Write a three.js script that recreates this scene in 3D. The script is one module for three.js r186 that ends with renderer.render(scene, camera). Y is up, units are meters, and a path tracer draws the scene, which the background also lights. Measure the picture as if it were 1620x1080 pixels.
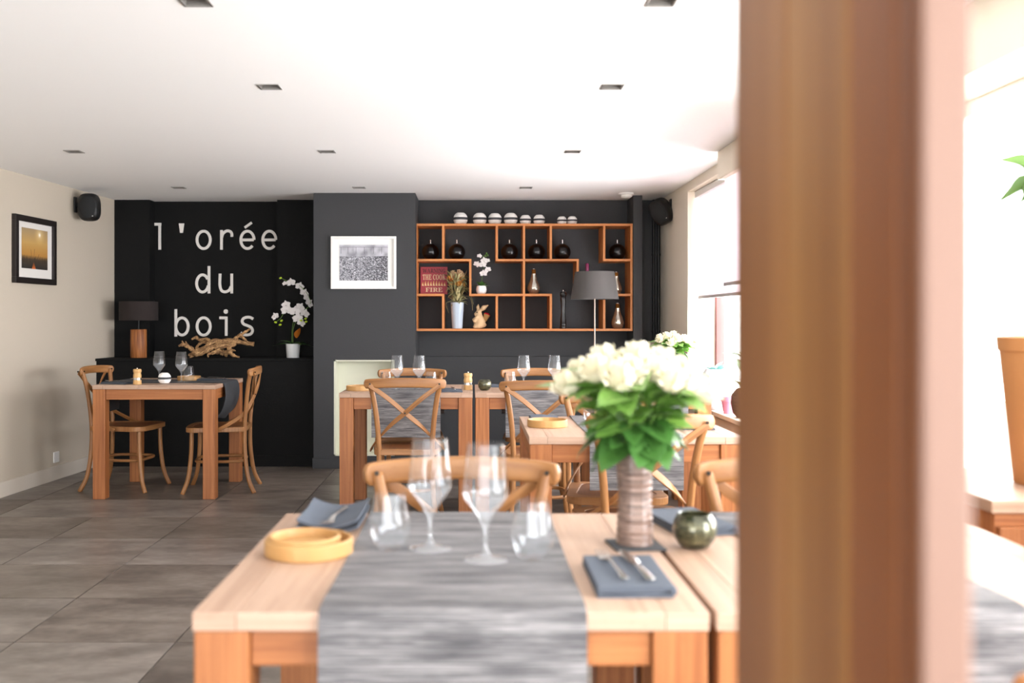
import * as THREE from 'three';
import { mergeGeometries, mergeVertices, toCreasedNormals } from 'three/addons/utils/BufferGeometryUtils.js';
import { RoundedBoxGeometry } from 'three/addons/geometries/RoundedBoxGeometry.js';
import { RectAreaLightUniformsLib } from 'three/addons/lights/RectAreaLightUniformsLib.js';
import { MarchingCubes } from 'three/addons/objects/MarchingCubes.js';

// ---------------------------------------------------------------- camera, sky, daylight, exposure
const scene = new THREE.Scene();
const camera = new THREE.PerspectiveCamera(37.86, 1.5, 0.05, 200);
camera.position.set(0, 1.2, 0);
camera.lookAt(0, 1.2, -10);
camera.setViewOffset(1620, 1080, 62, 35, 1620, 1080);
camera.focus = 6.5;
camera.userData.fStop = 2.9;
const renderer = new THREE.WebGLRenderer({ antialias: true });
renderer.shadowMap.enabled = true;
renderer.toneMapping = THREE.LinearToneMapping;
renderer.toneMappingExposure = 1.17;
scene.background = new THREE.Color(1, 1, 1);          // white overcast
scene.backgroundIntensity = 4;
RectAreaLightUniformsLib.init();
const DAY = 15.5, DAYCOL = new THREE.Color(0.95, 0.98, 1.03);
function daylight(name, w, h, x, y, z, tx, tz, power) {   // overcast sky light entering by one window
  const l = new THREE.RectAreaLight(DAYCOL, power, w, h);
  l.name = name; l.position.set(x, y, z); l.lookAt(tx, y, tz); scene.add(l);
}
// right wall windows: [near depth, far depth, sill, top]
const WIN = [[4.5, 7.41, 0.57, 2.15], [2.05, 3.8, 0.57, 1.99], [-0.7, 1.35, 0.57, 2.08], [-3.2, -1.5, 0.57, 2.08]];
for (const [a, b, s, t] of WIN) daylight('daylight_window', b - a, t - s, 1.93, (s + t) / 2, -(a + b) / 2, 0, -(a + b) / 2, DAY);
daylight('daylight_garden_doors', 3.6, 2.0, -1.2, 1.08, 3.82, -1.2, 0, 9);

// ---------------------------------------------------------------- helpers
function mulberry(a) { return () => { a |= 0; a = a + 0x6D2B79F5 | 0; let t = Math.imul(a ^ a >>> 15, 1 | a); t = t + Math.imul(t ^ t >>> 7, 61 | t) ^ t; return ((t ^ t >>> 14) >>> 0) / 4294967296; }; }
const rnd = mulberry(77), R = (a, b) => a + (b - a) * rnd();
const V = (x, y, z) => new THREE.Vector3(x, y, z);
const used = {};
function numbered(name) { const n = used[name] = (used[name] ?? -1) + 1; return n ? `${name}_${String(n).padStart(3, '0')}` : name; }
function tag(o, label, category, group) { o.userData = { label, category }; if (group) o.userData.group = group; return o; }
function thing(name, label, category, [x, y, z] = [0, 0, 0], turn = 0, group) {
  const o = new THREE.Group(); o.name = numbered(name); scene.add(o);
  o.position.set(x, y, z); o.rotation.y = turn; return tag(o, label, category, group);
}
const shade = (m) => { m.castShadow = true; m.receiveShadow = true; return m; };
function flat(list) { return [].concat(list).map((g) => { const q = g.index ? g.toNonIndexed() : g; for (const k of Object.keys(q.attributes)) if (!['position', 'normal', 'uv'].includes(k)) q.deleteAttribute(k); return q; }); }
function join(list) { const l = flat(list); return l.length > 1 ? mergeGeometries(l) : l[0]; }
function obj(name, geoms, mat, parent = scene) {
  const m = shade(new THREE.Mesh(join(geoms), mat)); m.name = parent === scene ? numbered(name) : name; parent.add(m); return m;
}
function mesh(name, g, mat, parent) { const m = shade(new THREE.Mesh(g, mat)); m.name = name; parent.add(m); return m; }
function struct(name, geoms, mat, parent = scene) { const m = obj(name, geoms, mat, parent); if (parent === scene) m.userData.kind = 'structure'; return m; }
function dup(root, [x, y, z], turn, label, group) {
  const r = root.clone(); r.name = numbered(root.name.replace(/_\d{3}$/, '')); scene.add(r);
  r.userData = { ...root.userData }; r.position.set(x, y, z); r.rotation.set(0, turn, 0);
  if (label) r.userData.label = label; if (group) r.userData.group = group; return r;
}
// uv in metres, u along the grain axis
function uvBox(g, grain = 'x') {
  g = g.index ? g.toNonIndexed() : g; const p = g.attributes.position, uv = new Float32Array(p.count * 2), ou = R(0, 3), ov = R(0, 3), ax = { x: 0, y: 1, z: 2 }[grain];
  const a = V(), b = V(), c = V();
  for (let i = 0; i < p.count; i += 3) {
    a.fromBufferAttribute(p, i); b.fromBufferAttribute(p, i + 1); c.fromBufferAttribute(p, i + 2);
    const n = b.clone().sub(a).cross(c.clone().sub(a)), m = [Math.abs(n.x), Math.abs(n.y), Math.abs(n.z)], d = m.indexOf(Math.max(...m));
    let others = [0, 1, 2].filter((k) => k !== d); if (others[1] === ax) others.reverse();
    [a, b, c].forEach((v, k) => { const q = [v.x, v.y, v.z]; uv[(i + k) * 2] = q[others[0]] + ou; uv[(i + k) * 2 + 1] = q[others[1]] + ov; });
  }
  g.setAttribute('uv', new THREE.BufferAttribute(uv, 2)); return g;
}
function bx(w, h, d, x = 0, y = 0, z = 0, r = 0.003, grain = null) {
  let g = r > 0 ? new RoundedBoxGeometry(w, h, d, 1, Math.min(r, w / 2.01, h / 2.01, d / 2.01)) : new THREE.BoxGeometry(w, h, d);
  g = uvBox(g, grain ?? (w >= h && w >= d ? 'x' : h >= d ? 'y' : 'z')); g.translate(x, y, z); return g;
}
function span(x0, x1, y0, y1, d0, d1, r = 0, grain = null) { return bx(x1 - x0, y1 - y0, d1 - d0, (x0 + x1) / 2, (y0 + y1) / 2, -(d0 + d1) / 2, r, grain); }
function lathe(pts, seg = 36, crease = 0.7) {
  let g = new THREE.LatheGeometry(pts.map(([r, y]) => new THREE.Vector2(Math.max(r, 0), y)), seg);
  const uv = g.attributes.uv, p = g.attributes.position; let rm = 0; for (const [r] of pts) rm = Math.max(rm, r);
  for (let i = 0; i < uv.count; i++) uv.setXY(i, p.getY(i), uv.getX(i) * 2 * Math.PI * rm);
  g.deleteAttribute('normal'); return toCreasedNormals(g.toNonIndexed(), crease);
}
// sweep an elliptic or squarish section along a smooth path; prof = [half width, half height] or t => [..]
function sweep(pts, prof, { n = 24, m = 10, up = V(0, 0, 1), power = 1, closed = false, crease = 0 } = {}) {
  const c = new THREE.CatmullRomCurve3(pts.map((q) => q.isVector3 ? q : V(...q)), closed, 'centripetal'), pos = [], uv = [], idx = [];
  const f = typeof prof === 'function' ? prof : () => prof; let len = 0, last = null; const o = R(0, 3);
  for (let i = 0; i <= n; i++) {
    const t = i / n, q = c.getPoint(t), T = c.getTangent(t); if (last) len += q.distanceTo(last); last = q;
    const side = up.clone().cross(T).normalize(), nrm = T.clone().cross(side).normalize(), [w, h] = f(t);
    for (let k = 0; k <= m; k++) {
      const a = k / m * 2 * Math.PI, ca = Math.cos(a), sa = Math.sin(a), x = Math.sign(ca) * Math.abs(ca) ** power * w, y = Math.sign(sa) * Math.abs(sa) ** power * h;
      pos.push(q.x + side.x * x + nrm.x * y, q.y + side.y * x + nrm.y * y, q.z + side.z * x + nrm.z * y); uv.push(len + o, k / m * (w + h) * 3 + o);
    }
  }
  const W = m + 1;
  for (let i = 0; i < n; i++) for (let k = 0; k < m; k++) { const a = i * W + k; idx.push(a, a + 1, a + W, a + 1, a + W + 1, a + W); }
  if (!closed) for (const [i, s] of [[0, 1], [n, 0]]) {
    const q = c.getPoint(i / n), b = pos.length / 3; pos.push(q.x, q.y, q.z); uv.push(i ? len + o : o, o);
    for (let k = 0; k < m; k++) s ? idx.push(b, i * W + k + 1, i * W + k) : idx.push(b, i * W + k, i * W + k + 1);
  }
  let g = new THREE.BufferGeometry(); g.setAttribute('position', new THREE.Float32BufferAttribute(pos, 3)); g.setAttribute('uv', new THREE.Float32BufferAttribute(uv, 2)); g.setIndex(idx);
  g.computeVertexNormals(); return crease ? toCreasedNormals(g.toNonIndexed(), crease) : g.toNonIndexed();
}
// flat ribbon with thickness; u across the width, v along it
function ribbon(pts, hw, ht, up, n = 40, curve = true, wob = null) {
  const c = curve ? new THREE.CatmullRomCurve3(pts.map((q) => V(...q)), false, 'centripetal') : null, rings = []; let len = 0, last = null;
  const get = (i) => curve ? [c.getPoint(i / n), c.getTangent(i / n)] : null;
  for (let i = 0; i <= n; i++) {
    const [q, T] = get(i); if (last) len += q.distanceTo(last); last = q;
    const s = up, m = T.clone().cross(s).normalize(), W = 8, row = [];
    for (let k = 0; k <= W; k++) { const x = (k / W * 2 - 1) * hw, d = wob ? wob(i / n, k / W) : 0; for (const sg of [1, -1]) row.push([q.clone().addScaledVector(s, x).addScaledVector(m, sg * ht + d), x + hw, len]); }
    rings.push(row);
  }
  const pos = [], uv = [], quad = (a, b, c2, d) => { for (const k of [a, b, c2, a, c2, d]) { pos.push(k[0].x, k[0].y, k[0].z); uv.push(k[1], k[2]); } };
  for (let i = 0; i < n; i++) {
    const A = rings[i], B = rings[i + 1], L = A.length;
    for (let k = 0; k + 2 < L; k += 2) { quad(A[k], A[k + 2], B[k + 2], B[k]); quad(A[k + 1], B[k + 1], B[k + 3], A[k + 3]); }
    quad(A[0], B[0], B[1], A[1]); quad(A[L - 2], A[L - 1], B[L - 1], B[L - 2]);
  }
  for (const [A, s] of [[rings[0], 1], [rings[n], 0]]) for (let k = 0; k + 2 < A.length; k += 2) s ? quad(A[k], A[k + 1], A[k + 3], A[k + 2]) : quad(A[k], A[k + 2], A[k + 3], A[k + 1]);
  const g = new THREE.BufferGeometry(); g.setAttribute('position', new THREE.Float32BufferAttribute(pos, 3)); g.setAttribute('uv', new THREE.Float32BufferAttribute(uv, 2));
  g.computeVertexNormals(); return toCreasedNormals(g, 0.6);
}
// smooth union of tapered capsules, meshed: caps = [[ax,ay,az,ra, bx,by,bz,rb], ...] inside the cube centre +- half
function blob(caps, centre, half, res = 44, k = 0.012) {
  const mc = new MarchingCubes(res, new THREE.MeshStandardMaterial(), false, false, 60000), q = V();
  const d1 = (p, c) => { const a = V(c[0], c[1], c[2]), b = V(c[4], c[5], c[6]), ab = b.clone().sub(a), t = Math.min(1, Math.max(0, p.clone().sub(a).dot(ab) / Math.max(ab.lengthSq(), 1e-9))); return p.distanceTo(a.addScaledVector(ab, t)) - (c[3] + (c[7] - c[3]) * t); };
  for (let z = 0; z < res; z++) for (let y = 0; y < res; y++) for (let x = 0; x < res; x++) {
    q.set(((x - res / 2) / (res / 2)) * half + centre[0], ((y - res / 2) / (res / 2)) * half + centre[1], ((z - res / 2) / (res / 2)) * half + centre[2]);
    let d = 1e3; for (const c of caps) { const e = d1(q, c), h = Math.max(k - Math.abs(d - e), 0) / k; d = Math.min(d, e) - h * h * k / 4; }
    mc.field[x + y * res + z * res * res] = -d;
  }
  mc.isolation = 0; mc.update();
  const n = mc.count, g = new THREE.BufferGeometry(), p = mc.positionArray.slice(0, n * 3);
  for (let i = 0; i < n; i++) for (let a = 0; a < 3; a++) p[i * 3 + a] = p[i * 3 + a] * half + centre[a];
  g.setAttribute('position', new THREE.Float32BufferAttribute(p, 3)); g.setAttribute('uv', new THREE.Float32BufferAttribute(new Float32Array(n * 2), 2));
  const w = mergeVertices(g, 1e-5); w.computeVertexNormals(); return w.toNonIndexed();
}
// a sheet of given size with thickness, lifted by f(u,v)
function slab(w, d, t, f = () => 0, nx = 12, nz = 12) {
  const g = new THREE.BoxGeometry(w, t, d, nx, 1, nz), p = g.attributes.position;
  for (let i = 0; i < p.count; i++) p.setY(i, p.getY(i) + t / 2 + f(p.getX(i) / w + 0.5, p.getZ(i) / d + 0.5));
  g.computeVertexNormals(); return g.toNonIndexed();
}
const move = (g, x, y, z, ry = 0) => { const q = g.clone(); if (ry) q.rotateY(ry); q.translate(x, y, z); return q; };

// ---------------------------------------------------------------- textures
function canvasTex(w, h, draw, sx = 1, sy = 1, srgb = true) {
  const c = document.createElement('canvas'); c.width = w; c.height = h; draw(c.getContext('2d'), w, h);
  const t = new THREE.CanvasTexture(c); t.wrapS = t.wrapT = THREE.RepeatWrapping; t.repeat.set(1 / sx, 1 / sy); if (srgb) t.colorSpace = THREE.SRGBColorSpace; t.needsUpdate = true; return t;
}
function noise2(seed, nx, ny) {   // periodic value noise on an nx x ny lattice over the unit square
  const r = mulberry(seed), g = Float32Array.from({ length: nx * ny }, () => r()), s = (t) => t * t * (3 - 2 * t);
  return (u, v) => { const x = u * nx, y = v * ny, i = Math.floor(x), j = Math.floor(y), a = s(x - i), b = s(y - j), G = (p, q) => g[((p % nx + nx) % nx) + ((q % ny + ny) % ny) * nx]; return (G(i, j) * (1 - a) + G(i + 1, j) * a) * (1 - b) + (G(i, j + 1) * (1 - a) + G(i + 1, j + 1) * a) * b; };
}
function pixelTex(w, h, f, sx, sy, srgb = true) {
  const d = new Uint8Array(w * h * 4);
  for (let y = 0; y < h; y++) for (let x = 0; x < w; x++) { const c = f(x / w, y / h), o = (y * w + x) * 4; d[o] = c[0]; d[o + 1] = c[1]; d[o + 2] = c[2]; d[o + 3] = 255; }
  const t = new THREE.DataTexture(d, w, h); t.wrapS = t.wrapT = THREE.RepeatWrapping; t.magFilter = THREE.LinearFilter; t.repeat.set(1 / sx, 1 / sy); if (srgb) t.colorSpace = THREE.SRGBColorSpace; t.needsUpdate = true; return t;
}
const mix3 = (a, b, t) => a.map((v, i) => Math.max(0, Math.min(255, v + (b[i] - v) * t)));
function woodTex(seed, light, dark, contrast = 1, sx = 1.2, sy = 0.4) {
  const warp = noise2(seed, 4, 6), fine = noise2(seed + 1, 10, 150), mid = noise2(seed + 2, 4, 40), big = noise2(seed + 3, 3, 7), pore = noise2(seed + 4, 60, 256);
  return pixelTex(512, 384, (u, v) => {
    const w = v + warp(u, v) * 0.07, t = 0.4 * mid(u, w) + 0.25 * fine(u, v) + 0.35 * big(u, w), p = pore(u, v) > 0.86 ? 0.16 : 0;
    return mix3(light, dark, 0.5 + (t - 0.5) * 1.5 * contrast + p);
  }, sx, sy);
}
const std = (o) => new THREE.MeshStandardMaterial(o), phys = (o) => new THREE.MeshPhysicalMaterial(o);
const T = {
  top: woodTex(11, [196, 166, 144], [164, 132, 110], 0.8), leg: woodTex(21, [182, 118, 68], [138, 80, 40], 1), chair: woodTex(31, [172, 122, 74], [130, 84, 44], 0.8, 0.8, 0.3),
  shelf: woodTex(41, [216, 144, 78], [182, 108, 54], 0.8), post: (() => { const a = noise2(51, 3, 14), b = noise2(52, 2, 5), c = noise2(53, 4, 40); return pixelTex(256, 256, (u, v) => mix3([170, 132, 84], [126, 86, 48], 0.5 * a(u, v) + 0.4 * b(u, v) + 0.2 * c(u, v)), 2.4, 0.5); })(), trunk: woodTex(61, [190, 122, 62], [120, 66, 28], 1.3, 0.6, 0.3),
};
const runnerTex = (() => {
  const r = mulberry(5), rows = Array.from({ length: 512 }, () => ({ b: r() ** 1.3, k: Math.floor(r() * 1000) })), n1 = noise2(6, 9, 512), n2 = noise2(8, 30, 512), n3 = noise2(9, 5, 40);
  return pixelTex(384, 512, (u, v) => { const row = rows[Math.floor(v * 512) % 512], t = 0.25 * row.b + 0.45 * n1(u, v) + 0.2 * n2(u, v) + 0.3 * n3(u, v); return mix3([56, 55, 58], [158, 155, 154], Math.max(0, Math.min(1, (t - 0.22) * 1.35))); }, 0.5, 0.62);
})();
const concTex = (() => {
  const a = noise2(71, 6, 6), b = noise2(72, 18, 30), c = noise2(73, 70, 90), d = noise2(74, 200, 200);
  return pixelTex(512, 512, (u, v) => { const t = 0.45 * a(u, v) + 0.3 * b(u, v) + 0.18 * c(u, v) + 0.07 * d(u, v); return mix3([98, 90, 84], [146, 138, 131], (t - 0.25) * 1.9); }, 2.2, 1.7);
})();
const plasterBump = (() => { const a = noise2(81, 90, 90), b = noise2(82, 200, 200); return pixelTex(256, 256, (u, v) => { const t = 255 * (0.5 * a(u, v) + 0.5 * b(u, v)); return [t, t, t]; }, 0.6, 0.6, false); })();
const clothBump = (() => { const b = noise2(84, 160, 160); return pixelTex(256, 256, (u, v) => { const t = 160 * Math.abs(Math.sin(u * 400) * Math.sin(v * 400)) + 90 * b(u, v); return [t, t, t]; }, 0.2, 0.2, false); })();
const M = {
  ceiling: std({ color: '#fbfaf9', roughness: 0.9 }), beige: std({ color: '#c3b8a7', roughness: 0.85, bumpMap: plasterBump, bumpScale: 0.0008 }), beigeTrim: std({ color: '#d2c9bc', roughness: 0.6 }),
  soot: phys({ color: '#121212', specularIntensity: 0.4, roughness: 0.8, bumpMap: plasterBump, bumpScale: 0.0006 }), charcoal: std({ color: '#37383a', roughness: 0.75, bumpMap: plasterBump, bumpScale: 0.0006 }), cream: std({ color: '#dcdcc8', roughness: 0.7 }), creamWall: std({ color: '#eee4d2', roughness: 0.8 }),
  grout: std({ color: '#38322d', roughness: 0.9 }), tile: std({ map: concTex, roughness: 0.36 }), tile2: std({ map: concTex, color: '#dcd8d4', roughness: 0.38 }), tile3: std({ map: concTex, color: '#eeeae6', roughness: 0.46 }),
  top: std({ map: T.top, roughness: 0.5 }), leg: std({ map: T.leg, roughness: 0.5 }), chair: std({ map: T.chair, roughness: 0.42 }), seat: std({ map: T.chair, color: '#c9b09a', roughness: 0.4 }), shelf: std({ map: T.shelf, roughness: 0.5 }),
  trunk: std({ map: T.trunk, roughness: 0.55 }), runner: std({ map: runnerTex, roughness: 0.85 }), charcoalCloth: std({ color: '#3d3f43', roughness: 0.95, bumpMap: clothBump, bumpScale: 0.0006 }),
  napkinDark: std({ color: '#3f454d', roughness: 0.9, bumpMap: clothBump, bumpScale: 0.0004 }), napkin: std({ color: '#555c67', roughness: 0.9, bumpMap: clothBump, bumpScale: 0.0004 }), steel: std({ color: '#c9c7c4', roughness: 0.22, metalness: 1 }), black: std({ color: '#141415', roughness: 0.5 }),
  blackGloss: phys({ color: '#111112', roughness: 0.3, clearcoat: 0.4, clearcoatRoughness: 0.3 }), matteBlack: std({ color: '#0f0f10', roughness: 0.45 }), white: std({ color: '#eceae6', roughness: 0.5 }), ceramic: phys({ color: '#eceeee', roughness: 0.28, clearcoat: 0.5 }),
  glass: phys({ color: '#fdfeff', roughness: 0, transmission: 0.99, thickness: 0, ior: 1.5, specularIntensity: 0.55 }), glassShiny: phys({ color: '#fdfeff', roughness: 0.02, transmission: 0.93, thickness: 0, ior: 1.5, specularIntensity: 0.8 }), pane: phys({ color: '#ffffff', roughness: 0, transmission: 1, thickness: 0, ior: 1.5 }),
  bamboo: std({ color: '#b98d56', roughness: 0.5 }), blondWood: std({ color: '#d0a56c', roughness: 0.45 }), frameRed: std({ color: '#6b3a36', roughness: 0.5 }), bolt: std({ color: '#3b342e', roughness: 0.4, metalness: 0.8 }),
  leaf: phys({ color: '#739f46', roughness: 0.4, transmission: 0.3, thickness: 0, side: THREE.DoubleSide }), leafDark: phys({ color: '#487834', roughness: 0.4, transmission: 0.3, thickness: 0, side: THREE.DoubleSide }), leafBlue: phys({ color: '#7fb0a8', roughness: 0.5, transmission: 0.3, thickness: 0, side: THREE.DoubleSide }),
  stem: std({ color: '#5c7f33', roughness: 0.6 }), rose: phys({ color: '#f0ead2', roughness: 0.6, transmission: 0.3, thickness: 0, side: THREE.DoubleSide }), petal: phys({ color: '#f5f0ee', roughness: 0.6, transmission: 0.25, thickness: 0, side: THREE.DoubleSide }),
  bud: std({ color: '#b4cf2c', roughness: 0.5 }), slate: std({ color: '#3f4144', roughness: 0.8 }), soil: std({ color: '#2c231c', roughness: 1 }),
};

// ---------------------------------------------------------------- the room
const CEIL = 2.217;
{ // floor: bed of grout, plain near floor, tiles one by one
  const fl = struct('floor', [span(-4.4, 1.95, -0.25, -0.008, 1.36, 8.95), span(-4.4, 1.95, -0.25, 0, -3.95, 1.36)], M.grout);
  const xs = []; for (let k = -4; k <= 6; k++) xs.push(-1.705 + 0.6 * k);
  const mats = [M.tile, M.tile2, M.tile3];
  for (let k = -5; k < 8; k++) {
    const d0 = 4.286 + 0.585 * k, d1 = d0 + 0.585; let i = 0;
    while (i < xs.length - 1) {
      let w = 1; const split = k === 1 || k === 2 ? true : false;
      if (i < 4 && !split && i % 2 === 0) w = 2; else if (i >= 5 && (k * 3 + i * 7) % 5 === 0 && i < xs.length - 2) w = 2;
      const a = xs[i] + 0.003, b = Math.min(xs[i + w] - 0.003, 1.9); i += w; if (b - a < 0.05) continue;
      const g = new THREE.BoxGeometry(b - a, 0.012, d1 - d0 - 0.006); g.translate((a + b) / 2, -0.006 + R(-0.0003, 0.0003), -(d0 + d1) / 2);
      mesh('tile', uvBox(g, 'x'), mats[Math.floor(rnd() * 3)], fl);
    }
  }
}
const spots = [[-0.889, 3.184], [0.604, 3.184], [-0.89, 4.35], [0.608, 4.35], [-2.416, 6.03], [-0.884, 6.03], [0.605, 6.03], [-2.27, 7.68], [-0.878, 7.68], [0.41, 7.68]];
{ // ceiling slab with square holes for the recessed spots
  const s = new THREE.Shape(); s.moveTo(-4.4, -3.95); s.lineTo(1.95, -3.95); s.lineTo(1.95, 8.95); s.lineTo(-4.4, 8.95); s.closePath();
  for (const [x, d] of spots) { const h = new THREE.Path(), q = 0.04; h.moveTo(x - q, d - q); h.lineTo(x - q, d + q); h.lineTo(x + q, d + q); h.lineTo(x + q, d - q); h.closePath(); s.holes.push(h); }
  const g = new THREE.ExtrudeGeometry(s, { depth: 0.14, bevelEnabled: false }); g.rotateX(-Math.PI / 2); g.translate(0, CEIL, 0);
  const ce = struct('ceiling', g, M.ceiling); mesh('ceiling_deck', span(-4.4, 1.95, CEIL + 0.14, CEIL + 0.2, -3.95, 8.95), M.ceiling, ce);
}
{ // left wall, slightly turned
  const wl = new THREE.Group(); wl.name = 'wall_left'; wl.userData.kind = 'structure'; scene.add(wl); wl.position.set(-3.08, 0, -8.07); wl.rotation.y = -Math.atan(0.073);
  mesh('plaster', span(-0.2, 0, -0.01, CEIL, -12.1, 0.9), M.beige, wl);
  const bl = new THREE.Group(); bl.name = 'baseboard_left'; bl.userData.kind = 'structure'; scene.add(bl); bl.position.copy(wl.position); bl.rotation.copy(wl.rotation);
  mesh('board', bx(0.014, 0.105, 11.9, 0.007, 0.0525, 5.95, 0.003), M.beigeTrim, bl);
}
const leftX = (d) => -3.08 + 0.073 * (d - 8.07);
struct('wall_alcove', [span(-3.4, -2.75, 0, CEIL, 8.47, 8.8), span(-2.75, -1.665, 0, CEIL, 8.6, 8.8), span(-1.665, -1.28, 0, CEIL, 8.47, 8.8)], M.soot);
struct('wall_back', [span(-1.28, 1.95, 0, CEIL, 8.6, 8.8), span(-0.463, 1.95, 0, CEIL, 8.5, 8.6)], M.charcoal);
{ // low ledge in the left alcove
  const l = struct('wall_ledge', [span(-3.13, -1.282, 0, 0.86, 8.13, 8.47), span(-3.13, -1.282, 0.86, 0.88, 8.11, 8.6, 0.003)], M.soot);
  mesh('baseboard', span(-3.1, -1.282, 0, 0.09, 8.116, 8.131, 0.003), M.soot, l);
}
{ // chimney breast with a pale niche
  const c = struct('wall_chimney', [span(-1.282, -0.463, 0.874, CEIL, 8.01, 8.6), span(-1.282, -1.119, 0.101, 0.874, 8.01, 8.6), span(-0.63, -0.463, 0.101, 0.874, 8.01, 8.6), span(-1.282, -0.463, 0, 0.101, 8.01, 8.6)], M.charcoal);
  mesh('niche_lining', join([span(-1.119, -0.63, 0.101, 0.874, 8.17, 8.19), span(-1.119, -1.107, 0.101, 0.874, 8.016, 8.17), span(-0.642, -0.63, 0.101, 0.874, 8.016, 8.17), span(-1.119, -0.63, 0.101, 0.113, 8.016, 8.17), span(-1.119, -0.63, 0.862, 0.874, 8.016, 8.17)]), M.cream, c);
  mesh('baseboard', span(-1.29, -0.455, 0, 0.085, 7.998, 8.012, 0.003), M.charcoal, c);
}
struct('trim_1', [span(-0.463, 1.318, 0, 0.885, 8.44, 8.5, 0.004)], M.charcoal);
struct('wall_pier', [span(1.318, 1.39, 0, CEIL, 8.17, 8.5)], M.charcoal);
struct('trim_2', [span(1.39, 1.6, 0, 0.875, 8.2, 8.5, 0.003)], M.charcoal);
{ // right wall: piers, lintels and sills round the openings
  const parts = []; let d = -3.75; const W = [...WIN].sort((a, b) => a[0] - b[0]);
  for (const [a, b, s, t] of W) { parts.push(span(1.6, 1.9, 0, CEIL, d, a), span(1.6, 1.9, 0, s, a, b), span(1.6, 1.9, t, CEIL, a, b)); d = b; }
  parts.push(span(1.6, 1.9, 0, CEIL, d, 8.8)); struct('wall_right', parts, M.creamWall);
  WIN.forEach(([a, b, s, t], i) => {
    const w = new THREE.Group(); w.name = `window_${i + 1}`; w.userData.kind = 'structure'; scene.add(w);
    const f = 0.055, x0 = 1.8, x1 = 1.86, fr = [span(x0, x1, s + 0.03, t, a, a + f, 0.004), span(x0, x1, s + 0.03, t, b - f, b, 0.004), span(x0, x1, s + 0.03, s + 0.03 + f, a + f, b - f, 0.004), span(x0, x1, t - f, t, a + f, b - f, 0.004)];
    const n = Math.max(2, Math.round((b - a) / 0.95)); for (let k = 1; k < n; k++) { const c = a + (b - a) * k / n; fr.push(span(x0, x1, s + 0.03 + f, t - f, c - 0.035, c + 0.035, 0.004)); }
    mesh('window_frame', join(fr), i ? M.white : M.frameRed, w); mesh('window_sill', span(1.57, 1.8, s, s + 0.03, a + 0.002, b - 0.002, 0.004), M.creamWall, w);
    for (let k = 0; k < n; k++) { const c0 = a + (b - a) * k / n, c1 = a + (b - a) * (k + 1) / n; mesh('pane', span(1.829, 1.833, s + 0.08, t - 0.05, c0 + 0.03, c1 - 0.03), M.pane, w); }
  });
}
{ // wall behind the camera with glazed garden doors
  struct('wall_front', [span(-4.4, -3.0, 0, CEIL, -3.75, -3.55), span(0.6, 1.95, 0, CEIL, -3.75, -3.55), span(-3.0, 0.6, 2.08, CEIL, -3.75, -3.55)], M.creamWall);
  const w = new THREE.Group(); w.name = 'window_5'; w.userData.kind = 'structure'; scene.add(w);
  const fr = []; for (let k = 0; k <= 4; k++) fr.push(span(-3.0 + 0.9 * k - (k ? 0.04 : 0), -3.0 + 0.9 * k + (k < 4 ? 0.04 : 0), 0, 2.08, -3.68, -3.62, 0.004)); fr.push(span(-3, 0.6, 0, 0.08, -3.68, -3.62), span(-3, 0.6, 2.0, 2.08, -3.68, -3.62));
  mesh('window_frame', join(fr), M.frameRed, w); for (let k = 0; k < 4; k++) mesh('pane', span(-2.96 + 0.9 * k, -2.14 + 0.9 * k, 0.08, 2.0, -3.652, -3.648), M.pane, w);
}
struct('ground_terrace', [span(1.95, 14, -0.3, -0.12, -8, 16)], std({ color: '#b9b2a6', roughness: 0.9 }));

// ---------------------------------------------------------------- foreground post of upright boards
{
  const t = thing('wooden_post', 'wide blurred upright wooden post right in front of the camera, floor to ceiling', 'post', [0, 0, 0]);
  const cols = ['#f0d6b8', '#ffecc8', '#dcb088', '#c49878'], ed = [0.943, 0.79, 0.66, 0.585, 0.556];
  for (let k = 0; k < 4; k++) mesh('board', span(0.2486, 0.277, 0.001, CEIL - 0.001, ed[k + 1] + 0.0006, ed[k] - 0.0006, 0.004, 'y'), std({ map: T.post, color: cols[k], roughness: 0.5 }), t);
  mesh('edge_strip', span(0.2486, 0.277, 0.001, CEIL - 0.001, 0.55, 0.5558, 0.003, 'y'), std({ color: '#836557', roughness: 0.6 }), t).userData.label = 'paler edge strip';
}

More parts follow.
